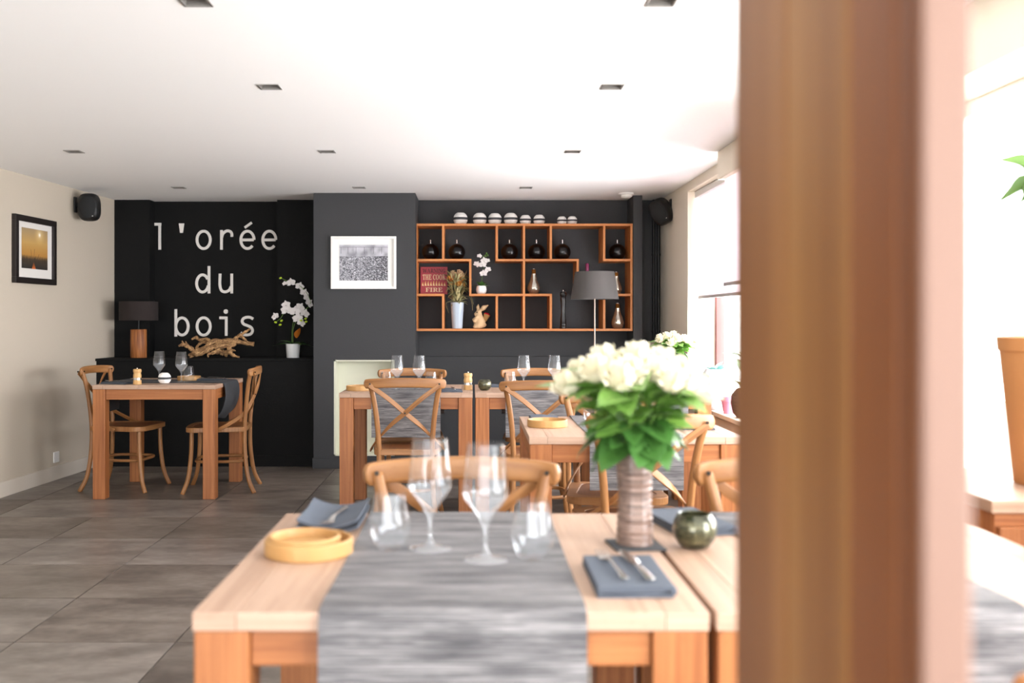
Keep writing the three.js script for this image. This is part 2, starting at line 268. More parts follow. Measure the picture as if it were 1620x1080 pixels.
// ---------------------------------------------------------------- ceiling fittings
{
  let first = null; const where = ['in the nearest row, left one at the top edge', 'in the nearest row, right one at the top edge', 'in the second row, left of the middle', 'in the second row, right of the middle', 'in the third row, over the left table', 'in the third row, before the chimney breast', 'in the third row, before the box shelf', 'in the last row, near the lettering', 'in the last row, right before the chimney breast', 'in the last row, right before the box shelf'];
  spots.forEach(([x, d], i) => {
    const label = `square recessed ceiling spotlight ${where[i]}`;
    if (first) { dup(first, [x, CEIL, -d], 0, label); return; }
    const t = first = thing('ceiling_spotlight', label, 'spotlight', [x, CEIL, -d], 0, 'recessed ceiling spotlights'), q = 0.04, o = 0.048;
    const rim = [bx(0.096, 0.004, 0.008, 0, -0.002, -0.044, 0.001), bx(0.096, 0.004, 0.008, 0, -0.002, 0.044, 0.001), bx(0.008, 0.004, 0.08, -0.044, -0.002, 0, 0.001), bx(0.008, 0.004, 0.08, 0.044, -0.002, 0, 0.001)];
    mesh('rim', join(rim), std({ color: '#a8a5a0', roughness: 0.35, metalness: 0.8 }), t);
    mesh('housing', join([bx(0.08, 0.004, 0.08, 0, 0.1, 0, 0), bx(0.002, 0.1, 0.08, -0.039, 0.05, 0, 0), bx(0.002, 0.1, 0.08, 0.039, 0.05, 0, 0), bx(0.08, 0.1, 0.002, 0, 0.05, -0.039, 0), bx(0.08, 0.1, 0.002, 0, 0.05, 0.039, 0)]), std({ color: '#77736e', roughness: 0.5 }), t);
    const b = lathe([[0, 0.012], [0.018, 0.012], [0.025, 0.015], [0.025, 0.025], [0.014, 0.06], [0, 0.06]], 20); b.rotateX(0.25); mesh('bulb', b, std({ color: '#d9d6cf', roughness: 0.25 }), t);
  });
  const sd = thing('smoke_detector', 'small white round smoke detector on the ceiling above the shelf end', 'detector', [1.237, CEIL, -8.02]);
  mesh('base', lathe([[0, 0], [0.062, 0], [0.062, -0.012], [0.05, -0.016], [0, -0.016]]), M.white, sd); mesh('cap', lathe([[0.045, -0.014], [0.045, -0.03], [0.03, -0.04], [0, -0.042]]), M.white, sd);
}
function speaker(label, [x, y, z], rot, arm) {
  const t = thing('wall_speaker', label, 'loudspeaker', [x, y, z]);
  const body = new THREE.SphereGeometry(1, 36, 24), p = body.attributes.position;
  for (let i = 0; i < p.count; i++) { const q = ['X', 'Y', 'Z'].map((k) => p['get' + k](i)), s = [0.081, 0.108, 0.085]; const n = Math.pow(q.reduce((a, v) => a + Math.abs(v) ** 3.2, 0), -1 / 3.2); q.forEach((v, k) => p['set' + 'XYZ'[k]](i, v * n * s[k])); }
  body.computeVertexNormals(); const cab = mesh('cabinet', body.toNonIndexed(), M.matteBlack, t);
  const gr = new THREE.SphereGeometry(1, 30, 16, 0, Math.PI * 2, 0, 0.9); gr.rotateX(Math.PI / 2); gr.scale(0.08, 0.11, 0.04); gr.translate(0, 0, 0.052); const grille = mesh('grille', gr.toNonIndexed(), std({ color: '#161718', roughness: 0.8 }), t);
  const bad = mesh('badge', bx(0.022, 0.006, 0.003, 0.03, -0.07, 0.0765, 0.001), std({ color: '#b8b8b8', roughness: 0.4 }), t);
  for (const m of [cab, grille, bad]) m.rotation.set(...rot);
  mesh('bracket', join(arm), M.black, t); return t;
}
speaker('black rounded loudspeaker on the left beige wall, under the ceiling', [-2.985, 2.072, -7.75], [0.06, 0.16, 0], [bx(0.012, 0.12, 0.05, -0.108, 0.02, 0, 0.003), bx(0.05, 0.03, 0.03, -0.085, 0.02, -0.02, 0.004)]);
speaker('black tilted loudspeaker in the right corner above the black pipes', [1.522, 2.068, -8.02], [0.25, -0.55, 0.62], [bx(0.012, 0.1, 0.05, 0.071, 0.05, 0, 0.003), bx(0.06, 0.025, 0.025, 0.045, 0.045, -0.01, 0.004)]);
for (const [x, r, l] of [[1.538, 0.011, 'thin black pipe running down the dark alcove wall, left one of the pair'], [1.58, 0.013, 'black pipe in the right corner beside the beige wall']]) {
  const t = thing('wall_pipe', l, 'pipe', [x, 0, -8.465]); mesh('tube', sweep([[0, 0.875, 0], [0, 1.5, 0], [0, 2.0, 0], [0, CEIL, 0]], [r, r], { n: 6, m: 12 }), M.black, t);
  for (const y of [1.1, 1.75]) mesh('clip', bx(r * 2.6, 0.02, 0.034, 0, y, -0.012, 0.003), M.black, t);
}
{ // socket low on the left wall
  const d = 7.45, t = thing('wall_socket', 'small white power socket low on the left wall above the skirting', 'socket', [leftX(d) + 0.001, 0.17, -d], Math.PI / 2 - Math.atan(0.073));
  mesh('plate', bx(0.08, 0.08, 0.01, 0, 0, 0.006, 0.003), M.white, t); mesh('insert', lathe([[0, 0], [0.02, 0], [0.022, 0.003], [0, 0.003]], 20).rotateX(Math.PI / 2).translate(0, 0, 0.01), M.white, t);
}

// ---------------------------------------------------------------- lettering on the recess wall
{
  const S = 0.2222 * 8.6 / 1575, X = (u) => (160 - 748) * 8.6 / 1575 + u * S, Y = (v) => 1.2 + (505 - 300) * 8.6 / 1575 - v * S;
  const t = thing('wall_lettering', "large pale lettering l'orée du bois on the black recess wall", 'lettering', [0, 0, -8.597]);
  const mat = std({ color: '#e6e2dc', roughness: 0.6 });
  const st = (pts, w = 11) => sweep(pts.map(([u, v]) => [X(u), Y(v), 0]), [w * S * 0.9, 0.003], { n: Math.max(2, pts.length * 3), m: 12, power: 0.15, up: V(0, 0, 1), crease: 0.5 });
  const arc = (cx, cy, rx, ry, a0, a1, n = 22) => Array.from({ length: n + 1 }, (_, i) => { const a = (a0 + (a1 - a0) * i / n) * Math.PI / 180; return [cx + rx * Math.cos(a), cy - ry * Math.sin(a)]; });
  const poly = (p) => { const s = new THREE.Shape(p.map(([u, v]) => new THREE.Vector2(X(u), Y(v)))); const g = new THREE.ExtrudeGeometry(s, { depth: 0.006, bevelEnabled: false }); g.translate(0, 0, -0.003); return g; };
  const o = (cx, cy) => [st(arc(cx, cy, 47, 62, 90, 450, 28))], e = (cx, cy) => [st([[cx - 44, cy], [cx + 44, cy]]), st(arc(cx, cy, 47, 62, 0, 318, 26))];
  const letters = [
    [st([[365, 246], [428, 246]]), st([[417, 236], [417, 427]])], [poly([[553, 240], [592, 240], [583, 307], [562, 307]])], o(730, 357), [st([[857, 287], [857, 427]]), st([[857, 345], [868, 312], [895, 293], [920, 298], [930, 312], [931, 335]])],
    [...e(1042, 357), st([[1022, 270], [1073, 234]], 10)], e(1198, 357),
    [st(arc(722, 667, 42, 61, 30, 345, 26)), st([[768, 543], [768, 738]])], [st([[847, 597], [847, 690], [860, 720], [886, 727], [912, 714], [925, 690]]), st([[930, 597], [930, 738]])],
    [st([[532, 850], [532, 1045]]), st(arc(576, 973, 44, 61, 210, -150, 28))], o(730, 973), [st(arc(888, 867, 8, 8, 0, 360, 16), 9), st([[842, 912], [892, 912]]), st([[891, 903], [891, 1040]])],
    [st([[1083, 920], [1062, 909], [1036, 908], [1012, 918], [1004, 936], [1014, 955], [1042, 967], [1068, 980], [1078, 1003], [1066, 1026], [1036, 1034], [1010, 1029], [993, 1017]])],
  ];
  for (const l of letters) mesh('letter', join(l), mat, t);
}

// ---------------------------------------------------------------- framed pictures
function picture(name, label, w, h, fw, mat, matteCol, print, tex, pos, turn, dz) {
  const t = thing(name, label, 'picture', pos, turn);
  mesh('frame', join([bx(w, fw, 0.03, 0, h / 2 - fw / 2, 0.016, 0.002), bx(w, fw, 0.03, 0, -h / 2 + fw / 2, 0.016, 0.002), bx(fw, h - 2 * fw, 0.03, -w / 2 + fw / 2, 0, 0.016, 0.002), bx(fw, h - 2 * fw, 0.03, w / 2 - fw / 2, 0, 0.016, 0.002)]), mat, t);
  mesh('mount', bx(w - 2 * fw, h - 2 * fw, 0.006, 0, 0, 0.009, 0), std({ color: matteCol, roughness: 0.8 }), t);
  const g = new THREE.BoxGeometry(print[0], print[1], 0.002); g.translate(print[2] ?? 0, print[3] ?? 0, 0.0135); mesh('print', g, std({ map: tex, roughness: 0.5 }), t); return t;
}
const sunsetTex = canvasTex(384, 320, (c, w, h) => {
  const g = c.createLinearGradient(0, 0, 0, h); g.addColorStop(0, '#a08a68'); g.addColorStop(0.35, '#c09a5a'); g.addColorStop(0.66, '#b4823e'); g.addColorStop(0.78, '#4a3c30'); g.addColorStop(1, '#2a2826'); c.fillStyle = g; c.fillRect(0, 0, w, h);
  const s = c.createRadialGradient(w * 0.68, h * 0.13, 4, w * 0.68, h * 0.13, 90); s.addColorStop(0, 'rgba(255,250,235,1)'); s.addColorStop(0.25, 'rgba(240,215,160,.55)'); s.addColorStop(1, 'rgba(220,170,90,0)'); c.fillStyle = s; c.fillRect(0, 0, w, h);
  const r = mulberry(3); c.strokeStyle = '#35291d'; for (let i = 0; i < 70; i++) { const x = r() * w, y = h * (0.72 + r() * 0.08); c.lineWidth = 1 + r() * 2; c.beginPath(); c.moveTo(x, h * 0.85); c.lineTo(x + (r() - 0.5) * 14, y - r() * 26); c.stroke(); }
  c.lineWidth = 3; for (const [x, y, k] of [[0.36, 0.52, -8], [0.45, 0.5, 12], [0.6, 0.62, 22]]) { c.beginPath(); c.moveTo(w * 0.46, h * 0.9); c.quadraticCurveTo(w * x, h * 0.75, w * x + k, h * y); c.stroke(); }
  const f = c.createLinearGradient(0, h * 0.8, 0, h); f.addColorStop(0, 'rgba(230,110,40,0)'); f.addColorStop(1, 'rgba(230,110,40,.9)'); c.fillStyle = f; c.beginPath(); c.moveTo(w * 0.38, h); c.lineTo(w * 0.45, h * 0.8); c.lineTo(w * 0.53, h); c.fill();
});
const stoneTex = canvasTex(640, 470, (c, w, h) => {
  const r = mulberry(9); c.fillStyle = '#b9bac2'; c.fillRect(0, 0, w, h);
  for (let i = 0; i < 60; i++) { const x = r() * w, y = r() * h * 0.3, k = 110 + r() * 110 | 0, s = c.createRadialGradient(x, y, 2, x, y, 55); s.addColorStop(0, `rgba(${k},${k},${k + 8},.7)`); s.addColorStop(1, `rgba(${k},${k},${k + 8},0)`); c.fillStyle = s; c.fillRect(0, 0, w, h * 0.32); }
  for (let i = 0; i < 7; i++) { c.fillStyle = 'rgba(60,60,66,.5)'; c.fillRect(i * w / 6 + r() * 30, h * 0.07, 7, h * 0.18); } c.fillStyle = 'rgba(70,70,76,.6)'; c.fillRect(0, h * 0.06, w, 6);
  const g = c.createLinearGradient(0, 0, w, h * 0.4); g.addColorStop(0, '#8c8d93'); g.addColorStop(0.5, '#9a9ba3'); g.addColorStop(1, '#44464c'); c.fillStyle = g; c.fillRect(0, h * 0.32, w, h);
  for (let i = 0; i < 2600; i++) { const x = r() * w, y = h * 0.33 + r() * h * 0.67, a = (r() - 0.3) * 2.4, l = 6 + r() * 18, k = r() > 0.42 ? 20 + r() * 30 : 180 + r() * 60; c.strokeStyle = `rgb(${k | 0},${k | 0},${k + 8 | 0})`; c.lineWidth = 2 + r() * 3.5; c.beginPath(); c.moveTo(x, y); c.quadraticCurveTo(x + Math.cos(a) * l * 0.6 + (r() - 0.5) * 10, y + Math.sin(a) * l * 0.6 + (r() - 0.5) * 10, x + Math.cos(a) * l, y + Math.sin(a) * l); c.stroke(); }
});
picture('framed_picture', 'black framed sunset photograph on the left beige wall', 0.575, 0.475, 0.042, std({ color: '#1d1614', roughness: 0.4 }), '#dcd8d2', [0.36, 0.285, 0, 0.012], sunsetTex, [leftX(7.125) + 0.001, 1.69, -7.125], Math.PI / 2 - Math.atan(0.073));
picture('framed_picture', 'white framed black and white stone photograph on the chimney breast', 0.524, 0.422, 0.02, M.white, '#f1f0ec', [0.39, 0.288], stoneTex, [-0.877, 1.655, -8.008], 0);

// ---------------------------------------------------------------- tables, chairs and runners
function makeTable(label, w, d, x, z, aprH = 0.07, group) {
  const t = thing('dining_table', label, 'table', [x, 0, z]), H = 0.762, th = 0.028, lw = 0.083;
  const cuts = [0, 0.085, 0.37, 0.63, 0.915, 1];
  for (let k = 0; k < 5; k++) { const a = -w / 2 + w * cuts[k] + 0.0003, b = -w / 2 + w * cuts[k + 1] - 0.0003; mesh('tabletop_plank', bx(b - a, th, d, (a + b) / 2, H - th / 2, 0, 0.0014, 'z'), M.top, t); }
  for (const sx of [-1, 1]) for (const sz of [-1, 1]) mesh('leg', bx(lw, H - th, lw, sx * (w / 2 - lw / 2 - 0.002), (H - th) / 2, sz * (d / 2 - lw / 2 - 0.002), 0.004, 'y'), M.leg, t);
  for (const s of [-1, 1]) { mesh('apron', bx(w - 2 * lw - 0.006, aprH, 0.022, 0, H - th - aprH / 2, s * (d / 2 - 0.022), 0.003, 'x'), M.leg, t); mesh('apron', bx(0.022, aprH, d - 2 * lw - 0.006, s * (w / 2 - 0.022), H - th - aprH / 2, 0, 0.003, 'z'), M.leg, t); }
  return t;
}
const TT = 0.762, RT = 0.7652;
makeTable('square wooden table in the left corner before the black ledge', 0.82, 0.8, -2.126, -7.03);
makeTable('wooden table in the middle row before the pale niche', 0.795, 0.78, -0.3985, -6.31);
makeTable('wooden table in the middle row before the box shelf, green bowl on its left corner', 0.795, 0.78, 0.4105, -6.31);
makeTable('wooden table at the window end of the middle row, partly behind the roses', 0.6, 0.78, 1.122, -6.31);
makeTable('wooden table behind the rose bouquet, round tray on its left side', 0.8, 0.78, 0.61, -4.1);
makeTable('large wooden table in the foreground with four glasses', 0.774, 0.76, -0.033, -1.867, 0.056);
makeTable('foreground table on the right, cut off by the wooden post', 0.7, 0.76, 0.714, -1.867, 0.056);
function tableRunner(label, x, z, depth, hw, dropF, dropB, mat = M.runner, wobble = 0.002) {  // lies front to back over a table
  const y = RT - 0.0012, h = depth / 2 + 0.004, r = 0.006;
  const pts = [[x, y - dropF, z + h + 0.004], [x, y - dropF * 0.5, z + h + 0.005], [x, y - r * 1.5, z + h + 0.001], [x, y, z + h - r], [x, y, z + h * 0.5], [x, y, z], [x, y, z - h * 0.5], [x, y, z - h + r], [x, y - r * 1.5, z - h - 0.001], [x, y - dropB * 0.5, z - h - 0.004], [x, y - dropB, z - h - 0.003]];
  return tag(obj('table_runner', ribbon(pts, hw, 0.0011, V(1, 0, 0), 110, true, (t, u) => (t < 0.22 ? (0.22 - t) / 0.22 : 0) * wobble * Math.sin(u * 9 + x * 20)), mat), label, 'runner');
}
tableRunner('grey streaked runner over the foreground table, under the wine glasses', -0.03, -1.867, 0.76, 0.2, 0.3, 0.22);
tableRunner('grey streaked runner on the right foreground table beside the post', 0.682, -1.867, 0.76, 0.15, 0.3, 0.22);
tableRunner('grey streaked runner hanging behind the nearest cross of the niche table chair', -0.397, -6.31, 0.78, 0.205, 0.265, 0.2);
tableRunner('grey streaked runner on the table before the box shelf', 0.40, -6.31, 0.78, 0.205, 0.265, 0.2);
tableRunner('grey streaked runner on the window end table behind the roses', 1.12, -6.31, 0.78, 0.16, 0.2, 0.2);
tableRunner('grey streaked runner behind the ribbed vase, on the table with the round tray', 0.61, -4.1, 0.78, 0.175, 0.2, 0.2);
{ // dark runner lying left to right on the corner table, draping at the ends
  const y = RT - 0.0012, x0 = -2.126, z0 = -7.03, h = 0.414;
  const pts = [[x0 - h - 0.03, 0.55, z0], [x0 - h - 0.02, 0.66, z0], [x0 - h - 0.002, y - 0.01, z0], [x0 - h + 0.012, y, z0], [x0 - 0.2, y, z0], [x0 + 0.2, y, z0], [x0 + h - 0.012, y, z0], [x0 + h + 0.004, y - 0.01, z0], [x0 + h + 0.016, 0.66, z0], [x0 + h - 0.01, 0.56, z0], [x0 + h - 0.045, 0.515, z0]];
  tag(obj('table_runner', ribbon(pts, 0.2, 0.0011, V(0, 0, 1), 110, true, (t, u) => (t > 0.78 ? (t - 0.78) / 0.22 : 0) * 0.014 * Math.sin(u * 7 + 1)).rotateX(0), M.charcoalCloth), 'dark charcoal cloth runner draped across the left corner table', 'runner');
}
let chair0 = null;
function buildChair(label) {
  const t = thing('cross_back_chair', label, 'chair', [0, 0, 0], 0, 'cross-back wooden chairs');
  for (const s of [-1, 1]) {
    mesh('leg', sweep([[s * 0.192, 0, -0.262], [s * 0.172, 0.09, -0.222], [s * 0.156, 0.25, -0.197], [s * 0.152, 0.45, -0.193], [s * 0.163, 0.62, -0.205], [s * 0.183, 0.76, -0.222], [s * 0.2, 0.836, -0.238]], (q) => q < 0.12 ? [0.0155, 0.0155] : [0.0148, 0.0148], { n: 30, m: 12 }), M.chair, t);
    mesh('leg', sweep([[s * 0.2, 0, 0.222], [s * 0.182, 0.09, 0.19], [s * 0.17, 0.24, 0.17], [s * 0.166, 0.435, 0.163]], [0.0148, 0.0148], { n: 18, m: 12 }), M.chair, t);
  }
  const outline = (k) => { const p = new THREE.Shape(), f = 0.212 - k, b = 0.176 - k, zf = 0.2 - k, zb = -0.2 + k, r = 0.075; p.moveTo(-b + 0.04, zb); p.lineTo(b - 0.04, zb); p.quadraticCurveTo(b, zb, b + 0.004, zb + 0.05); p.lineTo(f - 0.002, zf - r); p.quadraticCurveTo(f, zf, f - r, zf + 0.004); p.quadraticCurveTo(0, zf + 0.022, -f + r, zf + 0.004); p.quadraticCurveTo(-f, zf, -f + 0.002, zf - r); p.lineTo(-b - 0.004, zb + 0.05); p.quadraticCurveTo(-b, zb, -b + 0.04, zb); return p; };
  const ring = outline(0); ring.holes.push(new THREE.Path(outline(0.038).getPoints(8).reverse()));
  const fr = new THREE.ExtrudeGeometry(ring, { depth: 0.026, bevelEnabled: true, bevelSize: 0.004, bevelThickness: 0.004, bevelSegments: 2, curveSegments: 8 }); fr.rotateX(Math.PI / 2); fr.translate(0, 0.452, 0); mesh('seat_frame', uvBox(fr, 'x'), M.chair, t);
  const pn = new THREE.ExtrudeGeometry(outline(0.037), { depth: 0.012, bevelEnabled: false, curveSegments: 8 }); pn.rotateX(Math.PI / 2); pn.translate(0, 0.4535, 0); mesh('seat', uvBox(pn, 'z'), M.seat, t);
  mesh('top_rail', sweep([[-0.229, 0.831, -0.228], [-0.19, 0.836, -0.25], [-0.1, 0.841, -0.272], [0, 0.843, -0.28], [0.1, 0.841, -0.272], [0.19, 0.836, -0.25], [0.229, 0.831, -0.228]], (q) => { const e = Math.min(1, Math.min(q, 1 - q) / 0.06); return [0.0105, 0.013 + 0.0145 * Math.sqrt(1 - (1 - e) ** 2)]; }, { n: 40, m: 20, up: V(0, 1, 0), power: 0.55 }), M.chair, t);
  for (const s of [-1, 1]) mesh('cross_brace', sweep([[s * 0.2, 0.828, -0.264], [s * 0.1, 0.755, -0.258 + s * 0.004], [0, 0.668, -0.238 + s * 0.0045], [-s * 0.08, 0.6, -0.218], [-s * 0.132, 0.545, -0.185], [-s * 0.178, 0.49, -0.11], [-s * 0.208, 0.448, -0.035], [-s * 0.216, 0.428, 0.005]], [0.0043, 0.0135], { n: 36, m: 16, power: 0.35, up: V(0.55 * s, 0.9, 0).normalize() }), M.chair, t);
  const ringPts = []; for (let k = 0; k < 24; k++) { const a = k / 24 * 2 * Math.PI, c = Math.cos(a), s = Math.sin(a), p = 0.5; ringPts.push([Math.sign(c) * Math.abs(c) ** p * 0.158, 0.215, -0.014 + Math.sign(s) * Math.abs(s) ** p * 0.168]); }
  mesh('stretcher', sweep(ringPts, [0.0085, 0.0105], { n: 72, m: 8, closed: true, up: V(0, 1, 0) }), M.chair, t);
  const bolt = (x, y, z) => { const g = new THREE.CylinderGeometry(0.0055, 0.0055, 0.005, 12); g.rotateX(Math.PI / 2); g.translate(x, y, z); mesh('bolt', g.toNonIndexed(), M.bolt, t); };
  bolt(0, 0.668, -0.249); bolt(0.196, 0.835, -0.271); bolt(-0.196, 0.835, -0.271); bolt(0.2, 0.838, -0.222); bolt(-0.2, 0.838, -0.222);
  return t;
}
function chair(label, x, d, turn) { if (!chair0) { chair0 = buildChair(label); chair0.position.set(x, 0, -d); chair0.rotation.y = turn; return chair0; } return dup(chair0, [x, 0, -d], turn, label); }
const AWAY = Math.PI;   // seat points away from the camera
chair('cross-back chair seen from behind at the niche table, full X in view', -0.385, 5.89, AWAY);
chair('cross-back chair on the far side of the niche table, rail behind the glasses', -0.41, 6.49, 0);
chair('cross-back chair seen from behind at the table before the box shelf', 0.372, 5.68, AWAY + 0.02);
chair('cross-back chair on the far side of the table before the box shelf', 0.42, 6.49, 0);
chair('cross-back chair on the far side of the window end table, behind the roses', 1.122, 6.49, 0);
chair('cross-back chair right of the ribbed vase, back turned to the camera', 0.612, 3.77, AWAY + 0.08);
chair('cross-back chair tucked under the far side of the round tray table', 0.62, 4.36, -0.05);
chair('cross-back chair on the far side of the foreground table, behind the wine glasses', -0.026, 2.12, 0);
chair('cross-back chair beyond the right foreground table, cut off by the post', 0.755, 2.12, 0);
chair('cross-back chair at the bottom right corner, only its top rail showing', 0.75, 1.19, AWAY);
chair('cross-back chair on the left side of the corner table, against the beige wall', -2.46, 7.1, Math.PI / 2 - 0.12);
chair('cross-back chair on the right side of the corner table, beside the draped cloth', -1.79, 7.04, -Math.PI / 2 + 0.1);

// ---------------------------------------------------------------- tableware
const wineLow = lathe([[0, 0], [0.04, 0], [0.0405, 0.0015], [0.03, 0.004], [0.012, 0.0075], [0.005, 0.016], [0.0038, 0.032], [0.0042, 0.055], [0.0075, 0.067], [0.019, 0.085], [0.0335, 0.104], [0.0405, 0.115], [0.042, 0.12], [0.0408, 0.12], [0.0393, 0.1162], [0.0325, 0.106], [0.018, 0.0875], [0.006, 0.076], [0, 0.0745]], 48, 0.9);
const wineTop = lathe([[0.042, 0.12], [0.0422, 0.123], [0.0415, 0.132], [0.0375, 0.168], [0.033, 0.21], [0.0324, 0.2104], [0.0318, 0.21], [0.0364, 0.168], [0.0404, 0.132], [0.041, 0.122], [0.0408, 0.12]], 48, 0.9);
const tumG = lathe([[0, 0.001], [0.018, 0], [0.0225, 0.001], [0.0305, 0.01], [0.0375, 0.024], [0.04, 0.037], [0.0388, 0.055], [0.034, 0.082], [0.0295, 0.106], [0.0288, 0.1063], [0.0284, 0.106], [0.0328, 0.082], [0.0376, 0.055], [0.0388, 0.037], [0.0362, 0.025], [0.029, 0.0125], [0.021, 0.0075], [0, 0.007]], 48, 0.9);
const solo = (name, g, mat, label, cat, x, y, d, turn = 0, group) => { const m = shade(new THREE.Mesh(g, mat)); m.name = numbered(name); scene.add(m); m.position.set(x, y, -d); m.rotation.y = turn; return tag(m, label, cat, group); };
const wine = (label, x, d, y = RT) => { const t = thing('wine_glass', label, 'glass', [x, y, -d], 0, 'wine glasses on the tables'); mesh('stem', wineLow, M.glassShiny, t); mesh('bowl', wineTop, M.glass, t); return t; };
const tumbler = (label, x, d, y = RT) => solo('tumbler', tumG, M.glass, label, 'glass', x, y, d, 0, 'stemless tumblers on the tables');
wine('left wine glass on the foreground table', -0.081, 1.885); wine('right wine glass on the foreground table', 0.023, 1.8);
tumbler('stemless tumbler left of the wine glasses on the foreground table', -0.157, 1.885); tumbler('stemless tumbler right of the wine glasses on the foreground table', 0.109, 1.81);
wine('left wine glass on the niche table', -0.472, 6.2); wine('right wine glass on the niche table', -0.334, 6.2); tumbler('left tumbler on the niche table, before the far chair', -0.545, 6.25); tumbler('right tumbler on the niche table, beside the wine glass', -0.262, 6.25);
wine('left wine glass on the table before the box shelf', 0.32, 6.25); wine('right wine glass on the table before the box shelf, touching the roses', 0.512, 6.25); tumbler('left tumbler on the table before the box shelf', 0.235, 6.25); tumbler('right tumbler on the table before the box shelf', 0.585, 6.28);
wine('wine glass on the round tray table, hidden by the rose leaves', 0.66, 4.1); tumbler('tumbler on the round tray table, left of the rose leaves', 0.50, 4.15); tumbler('tumbler on the round tray table, right of the rose leaves', 0.76, 4.05);
wine('left wine glass on the corner table', -2.205, 7.0); wine('right wine glass on the corner table', -2.02, 6.9); tumbler('stemless tumbler on the corner table before the round tray', -1.995, 6.99);
tumbler('left tumbler on the window end table behind the roses', 1.02, 6.3); tumbler('right tumbler on the window end table behind the roses', 1.16, 6.35);

const tray = lathe([[0, 0], [0.079, 0], [0.082, 0.003], [0.082, 0.027], [0.08, 0.03], [0.076, 0.03], [0.0745, 0.027], [0.0745, 0.008], [0, 0.008]], 56, 0.5), plateIn = lathe([[0, 0], [0.064, 0], [0.067, 0.003], [0.067, 0.024], [0.065, 0.027], [0.061, 0.027], [0.06, 0.024], [0.059, 0.012], [0, 0.01]], 56, 0.5);
solo('round_tray', tray, M.bamboo, 'round blond wooden tray on the left of the foreground table', 'tray', -0.307, TT, 1.865);
solo('round_dish', plateIn, M.bamboo, 'smaller round wooden dish nested inside the foreground tray', 'dish', -0.3145, TT + 0.0085, 1.862);
solo('round_tray', tray, M.bamboo, 'round blond wooden tray on the niche table', 'tray', -0.70, TT, 6.15); solo('round_tray', tray, M.bamboo, 'round blond wooden tray on the table behind the roses', 'tray', 0.305, TT, 4.07);
solo('round_tray', tray, M.bamboo, 'round wooden tray on the corner table behind the tumbler', 'tray', -2.03, RT, 7.12);

function millThing(label, x, d, y = TT, s = 1) {
  const t = thing('pepper_mill', label, 'mill', [x, y, -d]);
  mesh('body', lathe([[0, 0], [0.0265, 0], [0.027, 0.002], [0.0265, 0.03], [0, 0.03]]), M.blondWood, t); mesh('band', lathe([[0.0255, 0.03], [0.026, 0.03], [0.026, 0.045], [0, 0.045]]), M.steel, t);
  mesh('head', lathe([[0.0265, 0.045], [0.0272, 0.06], [0.0235, 0.075], [0.0235, 0.079], [0.0265, 0.083], [0.0272, 0.097], [0.024, 0.103], [0, 0.104]]), M.blondWood, t); mesh('knob', lathe([[0.004, 0.103], [0.0055, 0.107], [0.004, 0.112], [0, 0.113]], 14), M.steel, t); return t;
}
millThing('small wooden pepper mill with steel band on the corner table', -2.262, 6.71); millThing('small wooden pepper mill with steel band beside the green bowl', -0.03, 6.2); millThing('small wooden pepper mill behind the roses, left of its pair', 0.69, 6.14);
millThing('small wooden pepper mill behind the roses, right of its pair', 0.775, 6.2);
// white ball lanterns with a dark stripe
function lantern(label, r, x, y, d, group) {
  const t = thing('ball_lantern', label, 'lantern', [x, y, -d], 0, group), pt = (a) => [r * Math.cos(a), r * Math.sin(a) + r * 0.78];
  const up = [], lo = []; for (let k = 0; k <= 10; k++) { up.push(pt(0.21 + (1.05 - 0.21) * k / 10)); lo.push(pt(-0.9 + (0.9 - 0.14) * k / 10)); }
  mesh('lower_shell', lathe([[0, lo[0][1]], ...lo, [0, lo[10][1]]], 30), M.lanternWhite, t); mesh('upper_shell', lathe([[0, up[0][1]], ...up, [up[10][0] - 0.006, up[10][1]], [up[10][0] - 0.01, up[10][1] - 0.01], [0, up[10][1] - 0.01]], 30), M.lanternWhite, t);
  mesh('stripe', lathe([[0, pt(-0.14)[1]], [r * 0.995, pt(-0.14)[1]], [r * 1.002, r * 0.8], [r * 0.985, pt(0.21)[1]], [0, pt(0.21)[1]]], 30), M.slate, t); return t;
}
M.lanternWhite = std({ color: '#f0eeea', roughness: 0.8, bumpMap: plasterBump, bumpScale: 0.001 });
const z835 = 8.33, sx = (p) => (p - 748) * z835 / 1575;
[[728.5, 0.06, 'leftmost of the big ones'], [758.9, 0.058, 'second from the left'], [783, 0.057, 'third from the left'], [808, 0.058, 'fourth from the left'], [831.3, 0.048, 'fifth from the left'], [853, 0.049, 'sixth from the left'], [889, 0.041, 'second from the right'], [905.2, 0.042, 'rightmost of all']].forEach(([p, r, l]) => lantern(`striped white ball lantern on top of the shelf, ${l}`, r, sx(p), 1.992, z835, 'striped lanterns on the shelf'));
lantern('white ball lantern with dark stripe on the left corner table', 0.043, -2.1, RT, 6.78);
// folded napkins and cutlery
const napA = () => [slab(0.12, 0.215, 0.006, (u, v) => 0.001 * Math.sin(u * 5 + v * 4)), move(slab(0.119, 0.212, 0.005, (u, v) => 0.002 + 0.006 * Math.max(0, u - 0.72) ** 2 * 12 * (0.5 + 0.5 * v)), 0.0, 0.006, 0), move(slab(0.118, 0.21, 0.004, (u, v) => 0.002 + 0.005 * Math.max(0, u - 0.6) * (0.4 + v * 0.6)), 0, 0.0115, 0), sweep([[0.0595, 0.0095, -0.105], [0.0595, 0.0095, 0], [0.0595, 0.011, 0.106]], [0.006, 0.0075], { n: 10, m: 10, up: V(0, 1, 0) })];
const napB = () => [slab(0.125, 0.2, 0.006, (u, v) => 0.012 * (2 * u - 1) ** 2 + 0.02 * Math.max(0, 0.4 - v)), move(slab(0.124, 0.198, 0.005, (u, v) => 0.004 + 0.016 * (2 * u - 1) ** 2 + 0.02 * Math.max(0, 0.4 - v)), 0, 0.007, 0)];
